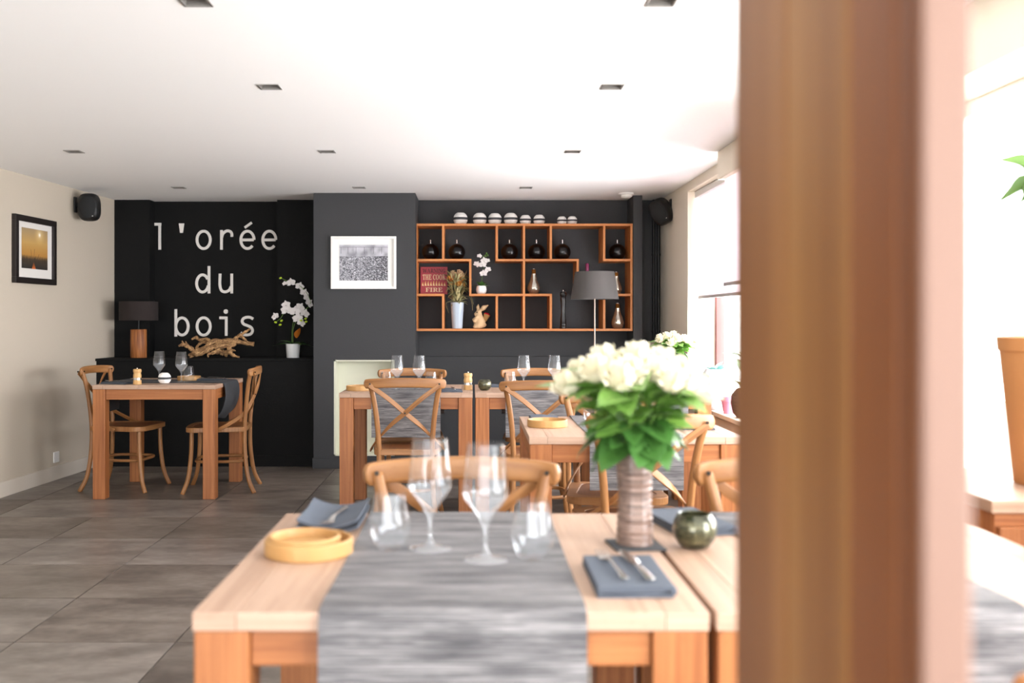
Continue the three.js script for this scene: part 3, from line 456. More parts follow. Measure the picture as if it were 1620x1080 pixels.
const napGeo = join(napA()), napCurl = join(napB()), napFlat = join([slab(0.125, 0.19, 0.006, (u, v) => 0.002 * Math.sin(u * 6)), move(slab(0.122, 0.185, 0.005, (u) => 0.003 * Math.sin(u * 5)), 0, 0.0065, 0)]);
const napkin = (label, g, x, d, turn = 0, y = TT, mat = M.napkin) => solo('napkin', g, mat, label, 'napkin', x, y, d, turn, 'folded grey-blue napkins');
function forkGeo() {
  const g = [sweep([[0, 0.004, 0.09], [0, 0.005, 0.04], [0, 0.006, -0.02], [0, 0.003, -0.045]], (t) => [t < 0.1 ? 0.0065 : 0.0035 + 0.003 * Math.abs(1 - 2 * t) ** 2, 0.0014], { n: 16, m: 8, up: V(0, 1, 0) }), sweep([[0, 0.003, -0.042], [0, 0.001, -0.055], [0, 0.002, -0.068]], (t) => [0.004 + 0.008 * Math.min(1, t * 1.6), 0.0012], { n: 8, m: 8, up: V(0, 1, 0) })];
  for (const k of [-1.5, -0.5, 0.5, 1.5]) g.push(sweep([[k * 0.0062, 0.002, -0.066], [k * 0.0062, 0.003, -0.082], [k * 0.006, 0.006, -0.1]], (t) => [0.0018 - 0.0008 * t, 0.0011], { n: 6, m: 6, up: V(0, 1, 0) })); return join(g);
}
const forkG = forkGeo(), knifeG = join([sweep([[0, 0.004, 0.1], [0, 0.005, 0.05], [0, 0.004, 0]], (t) => [0.0075 - 0.003 * t, 0.0022], { n: 12, m: 8, up: V(0, 1, 0) }), sweep([[0, 0.004, 0.003], [0.001, 0.004, -0.05], [-0.002, 0.004, -0.1]], (t) => [0.0042 + 0.0065 * Math.sin(Math.PI * Math.min(1, t * 0.85 + 0.1)), 0.0008], { n: 12, m: 6, up: V(0, 1, 0) })]);
const fork = (label, x, y, d, turn = 0) => solo('fork', forkG, M.steel, label, 'fork', x, y, d, turn, 'forks on the napkins'), knife = (label, x, y, d, turn = 0) => solo('knife', knifeG, M.steel, label, 'knife', x, y, d, turn, 'knives on the napkins');
napkin('folded blue-grey napkin in the right front of the foreground table', napGeo, 0.256, 1.67, 0.0); fork('fork on the right front napkin of the foreground table', 0.238, 0.7802, 1.69, 0.08); knife('knife on the right front napkin of the foreground table', 0.277, 0.7812, 1.69, 0.08);
napkin('curled blue-grey napkin behind the round tray on the foreground table', napCurl, -0.295, 2.125, -0.02); fork('fork lying in the curled napkin behind the round tray', -0.288, 0.785, 2.1, Math.PI - 0.1);
napkin('blue-grey napkin behind the green speckled bowl, right foreground table', napGeo, 0.455, 2.115, 0.2); 
napkin('flat blue-grey napkin on the left front of the corner table', napFlat, -2.415, 6.775, 1.3, TT, M.napkinDark); fork('fork on the napkin at the left of the corner table', -2.41, 0.778, 6.77, 1.3);
napkin('flat grey napkin at the right back of the corner table', napFlat, -1.86, 7.12, 1.5, RT, M.napkinDark); fork('fork on the napkin at the right back of the corner table', -1.86, 0.7815, 7.12, 1.5);
napkin('small blue-grey napkin at the right end of the niche table', napFlat, -0.128, 6.07, 0.05); knife('knife on the napkin at the right end of the niche table', -0.12, 0.778, 6.07, 0.1);
napkin('folded grey napkin behind the green bowl of the table before the box shelf', napFlat, 0.12, 6.5, 0.1); napkin('folded grey napkin beside the pepper mills, behind the rose leaves', napFlat, 0.70, 6.0, 0.05);
napkin('blue-grey napkin behind the tray on the table behind the roses', napFlat, 0.315, 4.36, 0.02); napkin('dark napkin at the right end of the table behind the roses', napFlat, 0.9, 4.03, -0.05); knife('knife on the napkin by the chair right of the vase', 0.885, 0.778, 4.03, 0.2);
napkin('grey napkin on the window end table under the far bouquet', napFlat, 1.33, 6.12, 0.05); knife('knife on the napkin of the window end table', 1.33, 0.778, 6.12, 0.4);

// green speckled bowls
const bowlTex = (() => { const a = noise2(91, 14, 10), b = noise2(92, 50, 40); return pixelTex(256, 256, (u, v) => mix3([42, 46, 30], [120, 116, 86], (0.55 * a(u, v) + 0.45 * b(u, v) - 0.25) * 1.7), 0.12, 0.26); })();
M.bowl = phys({ map: bowlTex, roughness: 0.28, metalness: 0.45, clearcoat: 0.6, clearcoatRoughness: 0.15 });
const bowlG = lathe([[0, 0], [0.02, 0], [0.03, 0.006], [0.039, 0.02], [0.0425, 0.035], [0.0395, 0.052], [0.032, 0.065], [0.0305, 0.066], [0.029, 0.064], [0.036, 0.05], [0.039, 0.035], [0.035, 0.018], [0.024, 0.007], [0, 0.006]], 44, 1);
solo('candle_bowl', bowlG, M.bowl, 'green speckled round candle bowl on the right foreground table', 'bowl', 0.426, TT, 1.911); solo('candle_bowl', bowlG, M.bowl, 'green speckled round candle bowl beside the pepper mill, middle row', 'bowl', 0.073, TT, 6.14);

// ---------------------------------------------------------------- vase with roses
const vaseTex = (() => { const a = noise2(95, 60, 5), b = noise2(96, 130, 20); return pixelTex(256, 128, (u, v) => mix3([84, 66, 58], [152, 128, 116], (0.6 * a(u, v) + 0.4 * b(u, v) - 0.2) * 1.5), 0.18, 0.22); })();
function leafGeo(len, wid, droop, fold = 0.25, nL = 8, nW = 4) {
  const pos = [], uv = [], idx = [];
  for (let i = 0; i <= nL; i++) for (let k = 0; k <= nW; k++) { const t = i / nL, s = k / nW * 2 - 1, w = wid * Math.sin(Math.PI * Math.min(1, 0.04 + t * 0.96)) ** 0.75 * (1 - 0.35 * t); pos.push(s * w, Math.abs(s) * w * fold - droop * t * t * len + Math.sin(t * 9 + s * 3) * 0.03 * wid, t * len); uv.push(t, k / nW); }
  for (let i = 0; i < nL; i++) for (let k = 0; k < nW; k++) { const a = i * (nW + 1) + k; idx.push(a, a + nW + 1, a + 1, a + 1, a + nW + 1, a + nW + 2); }
  const g = new THREE.BufferGeometry(); g.setAttribute('position', new THREE.Float32BufferAttribute(pos, 3)); g.setAttribute('uv', new THREE.Float32BufferAttribute(uv, 2)); g.setIndex(idx); g.computeVertexNormals(); return g.toNonIndexed();
}
function roseGeo(seed, Rr = 0.033) {
  const r = mulberry(seed), out = [];
  [[3, 0.28, 0.95], [4, 0.45, 1.0], [5, 0.64, 0.95], [6, 0.82, 0.82], [6, 1.0, 0.66]].forEach(([n, k, h], L) => {
    for (let p = 0; p < n; p++) {
      const a0 = (p + r() * 0.3 + L * 0.37) / n * 2 * Math.PI, half = 2.7 / n, pos = [], uv = [], idx = [], N = 6;
      for (let i = 0; i <= N; i++) for (let j = 0; j <= N; j++) {
        const t = i / N, s = j / N * 2 - 1, taper = Math.sin(Math.PI * (0.15 + 0.7 * t)) ** 0.5, a = a0 + s * half * taper, curl = L > 1 ? 0.32 * Math.max(0, t - 0.72) * (L - 1) : -0.12 * t;
        const rad = Rr * k * (Math.sin(Math.PI / 2 * Math.min(1, t * 1.35)) ** 0.6 * 0.95 + curl) * (1 + 0.05 * s * s * (L > 1 ? 1 : -1)), y = Rr * (1.55 * h * t ** 1.1 - 0.16 * s * s * t - (L > 2 ? 0.4 * Math.max(0, t - 0.8) * (L - 1.5) : 0));
        pos.push(Math.cos(a) * rad, y, Math.sin(a) * rad); uv.push(t, j / N);
      }
      for (let i = 0; i < N; i++) for (let j = 0; j < N; j++) { const q = i * (N + 1) + j; idx.push(q, q + N + 1, q + 1, q + 1, q + N + 1, q + N + 2); }
      const g = new THREE.BufferGeometry(); g.setAttribute('position', new THREE.Float32BufferAttribute(pos, 3)); g.setAttribute('uv', new THREE.Float32BufferAttribute(uv, 2)); g.setIndex(idx); g.computeVertexNormals(); out.push(g.toNonIndexed());
    }
  });
  return mergeGeometries(out);
}
const roses = [roseGeo(1), roseGeo(2), roseGeo(3)], leaves = [leafGeo(0.1, 0.037, 0.3), leafGeo(0.085, 0.034, 0.12), leafGeo(0.11, 0.04, 0.5)];
const aim = (m, dir) => m.quaternion.setFromUnitVectors(V(0, 1, 0), dir.clone().normalize());
function vaseThing(label, x, d) {
  const t = thing('ribbed_vase', label, 'vase', [x, TT + 0.0045, -d]), pr = [[0, 0]], H = 0.185;
  for (let k = 0; k <= 110; k++) { const y = H * k / 110, b = 0.0335 + 0.0015 * Math.sin(y * 40 + 1); pr.push([b + 0.0011 * Math.sin(y * 2 * Math.PI / 0.0115) + 0.0005 * Math.sin(y * 900), y]); } pr.push([0.031, H], [0.03, 0.05], [0, 0.05]);
  mesh('body', lathe(pr, 44, 1.2), phys({ map: vaseTex, roughness: 0.35, clearcoat: 0.3, clearcoatRoughness: 0.3 }), t); return t;
}
function bouquetThing(label, x, d) {
  const t = thing('rose_bouquet', label, 'bouquet', [x, TT + 0.0045, -d]), rr = mulberry(404), Q = (a, b) => a + (b - a) * rr();
  const heads = [[-0.122, 0.31, 0.02], [-0.072, 0.335, 0.05], [-0.02, 0.34, 0.08], [0.03, 0.335, 0.06], [0.078, 0.315, 0.07], [0.118, 0.295, 0.02], [-0.05, 0.352, -0.03], [0.005, 0.362, 0.0], [0.055, 0.352, -0.03], [-0.09, 0.33, -0.06], [0.1, 0.325, -0.06], [0.0, 0.345, -0.09], [-0.035, 0.325, 0.1], [0.05, 0.32, 0.095]];
  heads.forEach(([a, b, c], i) => {
    const m = mesh('rose', roses[i % 3], M.rose, t); m.position.set(a, b - 0.02, c); aim(m, V(a * 4, 1.1, c * 4)); m.scale.setScalar(Q(0.92, 1.12));
    mesh('stem', sweep([[a * 0.08, 0.06, c * 0.08], [a * 0.15, 0.17, c * 0.15], [a * 0.55, 0.25, c * 0.55], [a, b - 0.018, c]], [0.0025, 0.0025], { n: 12, m: 6 }), M.stem, t);
  });
  for (let k = 0; k < 96; k++) {
    const ring = k % 3, a = k * 2.399 + Q(-0.3, 0.3), y = [0.22, 0.25, 0.285][ring] + Q(-0.022, 0.022), r0 = [0.02, 0.035, 0.055][ring] * Q(0.7, 1.25);
    const m = mesh('leaf', leaves[k % 3], k % 3 ? M.leaf : M.leafDark, t); m.position.set(Math.cos(a) * r0, y, Math.sin(a) * r0); m.rotation.set(Q(-0.5, 0.15) + [0.3, 0.0, -0.3][ring], Math.PI / 2 - a + Q(-0.4, 0.4), Q(-0.5, 0.5), 'YXZ'); m.scale.setScalar(Q(0.75, 1.15));
  }
  return t;
}
const vase1 = vaseThing('ribbed taupe ceramic vase on the foreground table', 0.314, 1.93), bq1 = bouquetThing('big bouquet of white roses with green leaves in the foreground', 0.314, 1.93);
dup(vase1, [1.29, TT + 0.0045, -6.4], 0, 'ribbed vase under the far bouquet by the window, mostly hidden'); dup(bq1, [1.29, TT + 0.0045, -6.4], 1.1, 'small far bouquet of white roses by the right window').scale.setScalar(0.92);
solo('slate_coaster', bx(0.098, 0.0042, 0.098, 0, 0.0022, 0, 0.0015), M.slate, 'square dark slate coaster under the ribbed vase', 'coaster', 0.314, TT, 1.925, 0.1);
solo('slate_coaster', bx(0.098, 0.0042, 0.098, 0, 0.0022, 0, 0.0015), M.slate, 'square dark slate coaster under the far vase by the window', 'coaster', 1.29, TT, 6.4, 0.1);

// ---------------------------------------------------------------- box shelf
const ZF = 8.2, K = ZF / 1575, shX = (p) => (p - 748) * K, shY = (p) => 1.2 + (505 - p) * K, V9 = [658, 701, 744, 786, 829, 871.5, 914, 956, 999.2], H4 = [355.3, 411.2, 466.3, 521.6], BT = 0.0095;
{
  const t = thing('box_shelf', 'wide orange-wood wall shelf of staggered open boxes', 'shelf', [0, 0, 0]);
  const vs = [[0, 0, 3], [1, 0, 1], [1, 2, 3], [2, 1, 2], [3, 0, 1], [3, 2, 3], [4, 0, 3], [5, 0, 1], [5, 2, 3], [6, 1, 2], [7, 0, 1], [7, 2, 3], [8, 0, 3]], hs = [[0, 0, 8], [1, 0, 2], [1, 3, 6], [1, 7, 8], [2, 0, 1], [2, 2, 5], [2, 6, 8], [3, 0, 8]];
  for (const [h, a, b] of hs) mesh('shelf_board', span(shX(V9[a]) - BT, shX(V9[b]) + BT, shY(H4[h]) - BT, shY(H4[h]) + BT, ZF, 8.499, 0.001, 'x'), M.shelf, t);
  for (const [v, a, b] of vs) { const cuts = [a, b]; if (v === 4) cuts.splice(1, 0, 1, 2); if (v === 0 || v === 8) cuts.splice(1, 0, 1, 2); for (let k = 0; k + 1 < cuts.length; k++) mesh('upright_board', span(shX(V9[v]) - BT, shX(V9[v]) + BT, shY(H4[cuts[k + 1]]) + BT, shY(H4[cuts[k]]) - BT, ZF, 8.499, 0.001, 'y'), M.shelf, t); }
}
const floorOf = (row) => shY(H4[row]) + BT + 0.0005;
const ZS = 8.33, px = (p) => (p - 748) * ZS / 1575;
// round black oil lamps
[[681, 'in the first box of the top row'], [722.7, 'in the second box, left of the small orchid'], [806, 'in the third box of the top row'], [848.8, 'in the fourth box of the top row'], [890, 'in the wide box right of the fourth'], [977, 'in the last box of the top row, far right']].forEach(([p, l]) => {
  const t = thing('oil_lamp', `round black oil lamp ${l}`, 'lamp', [px(p), floorOf(1), -ZS - 0.01], 0, 'round black oil lamps on the shelf'), r = 0.07, pr = [[0, 0]]; for (let k = 0; k <= 20; k++) { const a = -1.15 + 2.55 * k / 20; pr.push([r * Math.cos(a), r * Math.sin(a) + r * 0.913]); } pr.push([0, pr[21][1]]);
  mesh('reservoir', lathe(pr, 40, 1.0), phys({ color: '#08080a', roughness: 0.26 }), t); mesh('collar', lathe([[0, 0.128], [0.016, 0.128], [0.016, 0.138], [0, 0.138]], 20), M.blackGloss, t); mesh('wick_tube', lathe([[0, 0.137], [0.006, 0.137], [0.006, 0.167], [0.003, 0.17], [0, 0.17]], 16), M.steel, t);
});
{ // red sign
  const tex = canvasTex(512, 448, (c, w, h) => {
    c.fillStyle = '#b13f4c'; c.fillRect(0, 0, w, h); const r = mulberry(15); for (let i = 0; i < 900; i++) { c.fillStyle = `rgba(${r() > 0.5 ? '230,120,120' : '90,20,35'},.08)`; c.fillRect(r() * w, r() * h, 4 + r() * 20, 3); }
    c.textAlign = 'center'; c.textBaseline = 'middle'; const put = (s, y, size, col, wd, font = 'serif') => { c.font = `bold ${size}px ${font}`; c.fillStyle = col; const m = c.measureText(s).width; c.save(); c.translate(w / 2, y); c.scale(wd / m, 1); c.fillText(s, 0, 0); c.restore(); };
    put('WARNING', 62, 92, '#3a1a22', 440); put('THE COOK', 168, 118, '#ecd9b0', 440); put('FIRE', 378, 96, '#ecd9b0', 330);
    for (let i = 0; i < 9; i++) { const x = 46 + i * 52, hh = 60 + 34 * r(); for (const [k, col] of [[1, '#e8b66a'], [0.6, '#f3e2bb']]) { c.fillStyle = col; c.beginPath(); c.moveTo(x - 22 * k, 310); c.quadraticCurveTo(x - 26 * k, 310 - hh * 0.5 * k, x + 4, 310 - hh * k); c.quadraticCurveTo(x + 2, 310 - hh * 0.4 * k, x + 22 * k, 312); c.fill(); } }
  });
  const w = 0.232, h = 0.235, t = thing('tin_sign', 'red printed sign WARNING THE COOK FIRE leaning in the shelf', 'sign', [shX(660) + 0.012 + w / 2, floorOf(2), -8.46]); t.rotation.x = -0.06;
  mesh('plate', bx(w, h, 0.004, 0, h / 2 + 0.001, 0, 0.001), std({ color: '#7d2a35', roughness: 0.5 }), t); const g = new THREE.BoxGeometry(w - 0.004, h - 0.004, 0.001); g.translate(0, h / 2 + 0.001, 0.0024); mesh('print', g, std({ map: tex, roughness: 0.55 }), t);
}
{ // tall vase with dried flowers
  const X = px(723.5), t = thing('tall_vase', 'tall pale blue-white tapered vase of dried flowers on the shelf', 'vase', [X, floorOf(3), -8.29]), H = 0.217;
  mesh('body', lathe([[0, 0], [0.041, 0], [0.043, 0.004], [0.0555, H - 0.004], [0.0565, H], [0.0535, H], [0.051, H - 0.02], [0.042, 0.03], [0, 0.03]], 36), phys({ color: '#bccad8', roughness: 0.4, clearcoat: 0.2 }), t);
  const b = thing('dried_bouquet', 'bunch of dried orange and olive flowers in the pale vase', 'dried flowers', [X, floorOf(3), -8.29]), rr = mulberry(31), Q = (a, c) => a + (c - a) * rr();
  const sheets = [leafGeo(0.06, 0.012, 0.5, 0.6, 5, 2), leafGeo(0.05, 0.01, -0.3, 0.6, 5, 2)], foliage = [[], []], stems = [];
  for (let k = 0; k < 190; k++) { const a = Q(0, 6.28), y = Q(0.21, 0.44), rad = (0.03 + 0.055 * (y - 0.2) / 0.2) * Math.sqrt(rr()), g = sheets[k % 2].clone(); g.rotateX(Q(-1.5, 0.2)); g.rotateY(Math.PI / 2 - a); g.translate(Math.cos(a) * rad, y, Math.sin(a) * rad * 0.85); foliage[k % 2].push(g); }
  for (let k = 0; k < 26; k++) { const a = Q(0, 6.28), rad = 0.085 * Math.sqrt(rr()), y = Q(0.34, 0.47); stems.push(sweep([[0, 0.05, 0], [Math.cos(a) * rad * 0.4, 0.24, Math.sin(a) * rad * 0.35], [Math.cos(a) * rad, y, Math.sin(a) * rad * 0.8]], [0.0015, 0.0015], { n: 6, m: 5 })); }
  for (const s of [[[0.02, 0.24, 0], [0.09, 0.27, 0.03], [0.12, 0.22, 0.06], [0.128, 0.15, 0.07]], [[0, 0.4, 0], [-0.012, 0.47, 0.03], [-0.02, 0.485, 0.05]], [[-0.03, 0.23, 0.02], [-0.09, 0.21, 0.05], [-0.07, 0.13, 0.06]], [[0.03, 0.36, 0.03], [0.1, 0.3, 0.07], [0.135, 0.2, 0.08]]]) stems.push(sweep(s, [0.0012, 0.0012], { n: 14, m: 5 }));
  mesh('stem_bundle', join(stems), std({ color: '#9a8a5c', roughness: 0.9 }), b).userData.kind = 'stuff'; mesh('dry_foliage', join(foliage[0]), std({ color: '#8f8c60', roughness: 0.9, side: THREE.DoubleSide }), b).userData.kind = 'stuff'; mesh('dry_foliage', join(foliage[1]), std({ color: '#b8ab7c', roughness: 0.9, side: THREE.DoubleSide }), b).userData.kind = 'stuff';
  const head = roseGeo(12, 0.016), mats = ['#d89a48', '#c67f40', '#e2c79c', '#d4b08c'].map((c) => std({ color: c, roughness: 0.9, side: THREE.DoubleSide }));
  for (let k = 0; k < 44; k++) { const a = Q(0, 6.28), y = Q(0.35, 0.465), rad = 0.075 * Math.sqrt(Q(0.1, 1)) * (y > 0.43 ? 0.7 : 1), m = mesh('dry_flower', head, mats[y > 0.43 ? 2 + k % 2 : k % 2], b); m.position.set(Math.cos(a) * rad, y, Math.sin(a) * rad * 0.85); aim(m, V(Math.cos(a), 0.9, Math.sin(a))); m.scale.setScalar(Q(0.95, 1.5)); }
}
// orchid blooms
function orchidGeo(r) {
  const out = [], pet = (len, w, ang, lift, z) => { const g = leafGeo(len, w, 0.25, 0.12, 5, 4); g.rotateX(-lift); g.rotateX(-Math.PI / 2); g.rotateX(Math.PI / 2); const q = g.clone(); q.rotateY(0); q.rotateX(-Math.PI / 2); q.rotateZ(ang); q.translate(0, 0, z); out.push(q); };
  for (const a of [0, 2.15, -2.15]) pet(r, r * 0.42, a, 0.1, 0); for (const a of [1.35, -1.35]) pet(r * 1.02, r * 0.66, a, 0.2, r * 0.06);
  const lip = new THREE.SphereGeometry(r * 0.2, 8, 6); lip.scale(0.8, 1, 1.3); lip.translate(0, -r * 0.1, r * 0.15); out.push(lip); return join(out);
}
const budG = new THREE.SphereGeometry(0.011, 10, 8); budG.scale(0.8, 1.15, 0.8);
{
  const bloom = orchidGeo(0.037), X0 = (463 - 748) / 190, ox = (u) => (420 + u * 0.1297 - 748) / 190 - X0, oy = (v) => (563.5 - (430 + v * 0.1297)) / 190;
  const p = thing('orchid_pot', 'white tapered pot of the orchid on the black ledge', 'pot', [X0, 0.8805, -8.3]);
  mesh('body', lathe([[0, 0], [0.05, 0], [0.052, 0.003], [0.06, 0.112], [0.061, 0.116], [0.057, 0.116], [0.055, 0.1], [0, 0.1]]), M.ceramic, p); mesh('soil', lathe([[0, 0.1005], [0.0545, 0.1005], [0.04, 0.104], [0, 0.108]], 20), M.soil, p);
  const t = thing('orchid', 'white orchid with two arching flower stems on the black ledge', 'orchid', [X0, 0.8805, -8.3]);
  mesh('stem', sweep([[0.0, 0.1, 0], [0.005, 0.25, 0.0], [ox(430), oy(480), 0.0], [ox(545), oy(380), 0], [ox(500), oy(240), 0], [ox(400), oy(140), 0.01], [ox(290), oy(105), 0.02], [ox(195), oy(60), 0.02]], [0.0025, 0.0025], { n: 40, m: 6 }), M.stem, t);
  mesh('stem', sweep([[-0.008, 0.1, 0.01], [-0.004, 0.22, 0.02], [ox(340), oy(490), 0.03], [ox(250), oy(470), 0.04], [ox(190), oy(550), 0.04], [ox(140), oy(590), 0.04]], [0.0023, 0.0023], { n: 30, m: 6 }), M.stem, t);
  for (const [u, v, s, r] of [[245, 125, 0.6, 0.4], [320, 115, 1.05, 0.2], [415, 160, 1.05, -0.4], [470, 240, 1.05, -0.6], [500, 305, 0.85, -0.8], [530, 365, 1.05, -1.0], [260, 385, 1.05, 0.3], [265, 450, 1.3, 0.1], [370, 465, 1.3, -0.1], [430, 415, 1.1, -0.7], [400, 550, 1.2, 0.1], [485, 490, 1.1, -0.5], [440, 605, 1.0, -0.6], [130, 525, 0.95, 0.7]]) { const m = mesh('flower', bloom, M.petal, t); m.position.set(ox(u), oy(v), v < 380 && u > 400 ? 0.01 : 0.045); m.scale.setScalar(s); m.rotation.set(-0.1, -r * 0.6 + 0.1, r * 0.7); }
  for (const [u, v] of [[195, 60], [135, 597], [207, 578], [190, 627], [445, 575], [500, 553], [505, 590]]) { const m = mesh('bud', budG, M.bud, t); m.position.set(ox(u), oy(v), 0.055); m.rotation.z = u * 0.01; }
  const lf = leafGeo(0.16, 0.028, 0.35, 0.35); for (const [a, e] of [[1.7, -0.25], [-1.6, -0.3], [2.6, -0.4], [-0.6, -0.55], [0.6, -0.35]]) { const m = mesh('leaf', lf, M.leafDark, t); m.position.set(0, 0.104, 0); m.rotation.set(e, a, 0, 'YXZ'); }
  const ol = leafGeo(0.1, 0.034, 0.3, 0.25), om = mesh('autumn_leaf', ol, phys({ color: '#c9741c', roughness: 0.6, transmission: 0.2, thickness: 0, side: THREE.DoubleSide }), t); om.position.set(0.035, 0.165, 0.02); om.rotation.set(-1.2, 0.5, 0.2, 'YXZ'); om.userData.label = 'orange leaf-like bloom at the foot of the orchid';
}
{ // small shelf orchid
  const bloom = orchidGeo(0.03), X0 = px(761.5), Y0 = floorOf(2), ox = (u) => (640 + u * 0.1235 - 761.5) / 189, oy = (v) => (464.5 - (400 + v * 0.1235)) / 189;
  const p = thing('round_pot', 'small white round pot of the orchid inside the shelf', 'pot', [X0, Y0, -8.3]); mesh('body', lathe([[0, 0], [0.03, 0], [0.041, 0.014], [0.0445, 0.035], [0.041, 0.058], [0.036, 0.068], [0.033, 0.066], [0.036, 0.055], [0, 0.055]]), M.ceramic, p);
  const t = thing('orchid', 'small white orchid in the middle of the box shelf', 'orchid', [X0, Y0, -8.3]); mesh('stem', sweep([[0, 0.05, 0], [0.005, 0.13, 0], [ox(1020), oy(120), 0], [ox(1000), oy(60), 0], [ox(1060), oy(0), 0]], [0.002, 0.002], { n: 20, m: 6 }), M.stem, t);
  for (const [u, v, s] of [[960, 40, 0.75], [1020, 100, 1.1], [925, 145, 1.0], [1000, 150, 1.1], [1065, 215, 1.0], [1010, 262, 1.1], [1060, 100, 0.8]]) { const m = mesh('flower', bloom, M.petal, t); m.position.set(ox(u), oy(v), 0.02); m.scale.setScalar(s); m.rotation.set(-0.2, (u - 1000) * 0.004, (u - 1000) * 0.008); }
  for (const [u, v] of [[1050, 5], [1065, 30], [1040, 40]]) { const m = mesh('bud', budG, M.leaf, t); m.position.set(ox(u), oy(v), 0.01); m.scale.setScalar(0.7); }
  const lf = leafGeo(0.075, 0.024, 0.2, 0.3); for (let k = 0; k < 7; k++) { const m = mesh('leaf', lf, M.leafDark, t); m.position.set(0, 0.055, 0); m.rotation.set(-0.9 + (k % 3) * 0.25, k * 0.9, 0, 'YXZ'); }
}
{ // rabbit figurine with a basket on its back
  const t = thing('rabbit_figurine', 'small beige rabbit figurine carrying a basket, on the bottom shelf', 'figurine', [px(757.5), floorOf(3), -8.3]);
  const c = [[0.01, 0.055, 0, 0.045, 0.0, 0.105, 0, 0.03], [0.0, 0.04, 0, 0.042, 0.015, 0.03, 0, 0.03], [-0.004, 0.13, 0, 0.026, -0.022, 0.122, 0, 0.016], [-0.03, 0.015, 0.025, 0.015, 0.0, 0.017, 0.025, 0.016], [-0.035, 0.014, -0.025, 0.014, 0.0, 0.016, -0.02, 0.016], [-0.02, 0.09, 0.03, 0.012, -0.04, 0.062, 0.03, 0.01], [-0.02, 0.09, -0.03, 0.012, -0.045, 0.075, -0.025, 0.01], [-0.002, 0.145, -0.008, 0.009, -0.008, 0.175, -0.01, 0.012], [-0.008, 0.175, -0.01, 0.012, -0.004, 0.2, -0.012, 0.004], [0.006, 0.145, 0.008, 0.009, 0.04, 0.172, 0.014, 0.017], [0.04, 0.172, 0.014, 0.017, 0.074, 0.192, 0.016, 0.006], [0.045, 0.025, -0.01, 0.014, 0.05, 0.03, -0.01, 0.014]];
  const body = blob(c, [0.01, 0.1, 0], 0.115, 56, 0.014); mesh('body', body, std({ color: '#cfae86', roughness: 0.8 }), t);
  const eye = new THREE.SphereGeometry(0.0045, 10, 8); for (const z of [0.022, -0.022]) { const m = mesh('eye', eye, M.black, t); m.position.set(-0.015, 0.135, z); }
  const nose = mesh('nose', new THREE.SphereGeometry(0.004, 8, 6), std({ color: '#8a5a4a', roughness: 0.6 }), t); nose.position.set(-0.038, 0.122, 0);
  const bk = mesh('basket', lathe([[0, 0], [0.012, 0], [0.028, 0.055], [0.03, 0.06], [0.025, 0.06], [0.022, 0.05], [0, 0.05]], 20), std({ color: '#a9824f', roughness: 0.9 }), t); bk.position.set(0.048, 0.06, 0.0); bk.rotation.z = -0.35;
  const rd = mesh('red_lid', new THREE.SphereGeometry(0.029, 20, 10, 0, 6.2832, 0, 1.4), phys({ color: '#b01020', roughness: 0.3, clearcoat: 0.5 }), t); rd.position.set(0.066, 0.112, 0); rd.rotation.z = -0.35; rd.scale.y = 0.7;
}
// bulb-shaped bottles
M.smoke = phys({ color: '#c2beb2', roughness: 0.14, metalness: 0.85 }); M.brass = std({ color: '#b5813c', roughness: 0.35, metalness: 0.9 });
[[844.5, 2, 1, 'gold bulb-shaped bottle in the middle of the shelf'], [977, 3, 1, 'bulb-shaped bottle in the bottom right box of the shelf'], [975, 2, 0.88, 'bulb-shaped bottle half hidden behind the grey lamp shade']].forEach(([p, row, s, l]) => {
  const t = thing('bulb_bottle', l, 'bottle', [px(p), floorOf(row), -ZS], 0, 'bulb-shaped bottles'); t.scale.setScalar(s);
  mesh('bulb', lathe([[0, 0], [0.03, 0], [0.042, 0.01], [0.053, 0.035], [0.054, 0.055], [0.045, 0.085], [0.03, 0.12], [0.023, 0.15], [0.022, 0.17], [0, 0.17]], 36), M.smoke, t);
  const cp = [[0, 0.17]]; for (let k = 0; k < 6; k++) cp.push([0.019, 0.17 + k * 0.006], [0.0175, 0.173 + k * 0.006]); cp.push([0.013, 0.207], [0, 0.207]); mesh('screw_cap', lathe(cp, 24), M.brass, t); mesh('tip', lathe([[0, 0.206], [0.009, 0.206], [0.008, 0.213], [0, 0.214]], 14), M.white, t);
});
{ // tall black pepper mill
  const t = thing('pepper_mill', 'tall glossy black pepper mill on the bottom shelf', 'mill', [px(890.5), floorOf(3), -8.3]);
  mesh('body', lathe([[0, 0], [0.026, 0], [0.027, 0.004], [0.0265, 0.02], [0.024, 0.023], [0.0265, 0.026], [0.0265, 0.04], [0.024, 0.043], [0.0265, 0.046], [0.025, 0.07], [0.019, 0.12], [0.0175, 0.16], [0.02, 0.2], [0.0245, 0.235], [0.0245, 0.24], [0, 0.24]]), M.blackGloss, t);
  mesh('head', lathe([[0, 0.2405], [0.025, 0.2405], [0.0255, 0.25], [0.022, 0.262], [0.028, 0.275], [0.03, 0.288], [0.024, 0.302], [0.01, 0.309], [0, 0.31]]), M.blackGloss, t); mesh('knob', lathe([[0.003, 0.309], [0.005, 0.316], [0.004, 0.323], [0, 0.325]], 12), M.steel, t);
}
{ // dark bottle with maroon capsule, behind the lamp shade
  const t = thing('wine_bottle', 'bottle with maroon neck standing behind the grey lamp shade', 'bottle', [px(929), floorOf(2), -ZS]);
  mesh('glass_body', lathe([[0, 0], [0.034, 0], [0.036, 0.004], [0.036, 0.13], [0.03, 0.155], [0.0145, 0.18], [0.0135, 0.2], [0, 0.2]]), M.blackGloss, t); mesh('capsule', lathe([[0.0142, 0.185], [0.0148, 0.19], [0.0148, 0.252], [0.012, 0.256], [0, 0.256]], 20), std({ color: '#7d2350', roughness: 0.4 }), t);
}

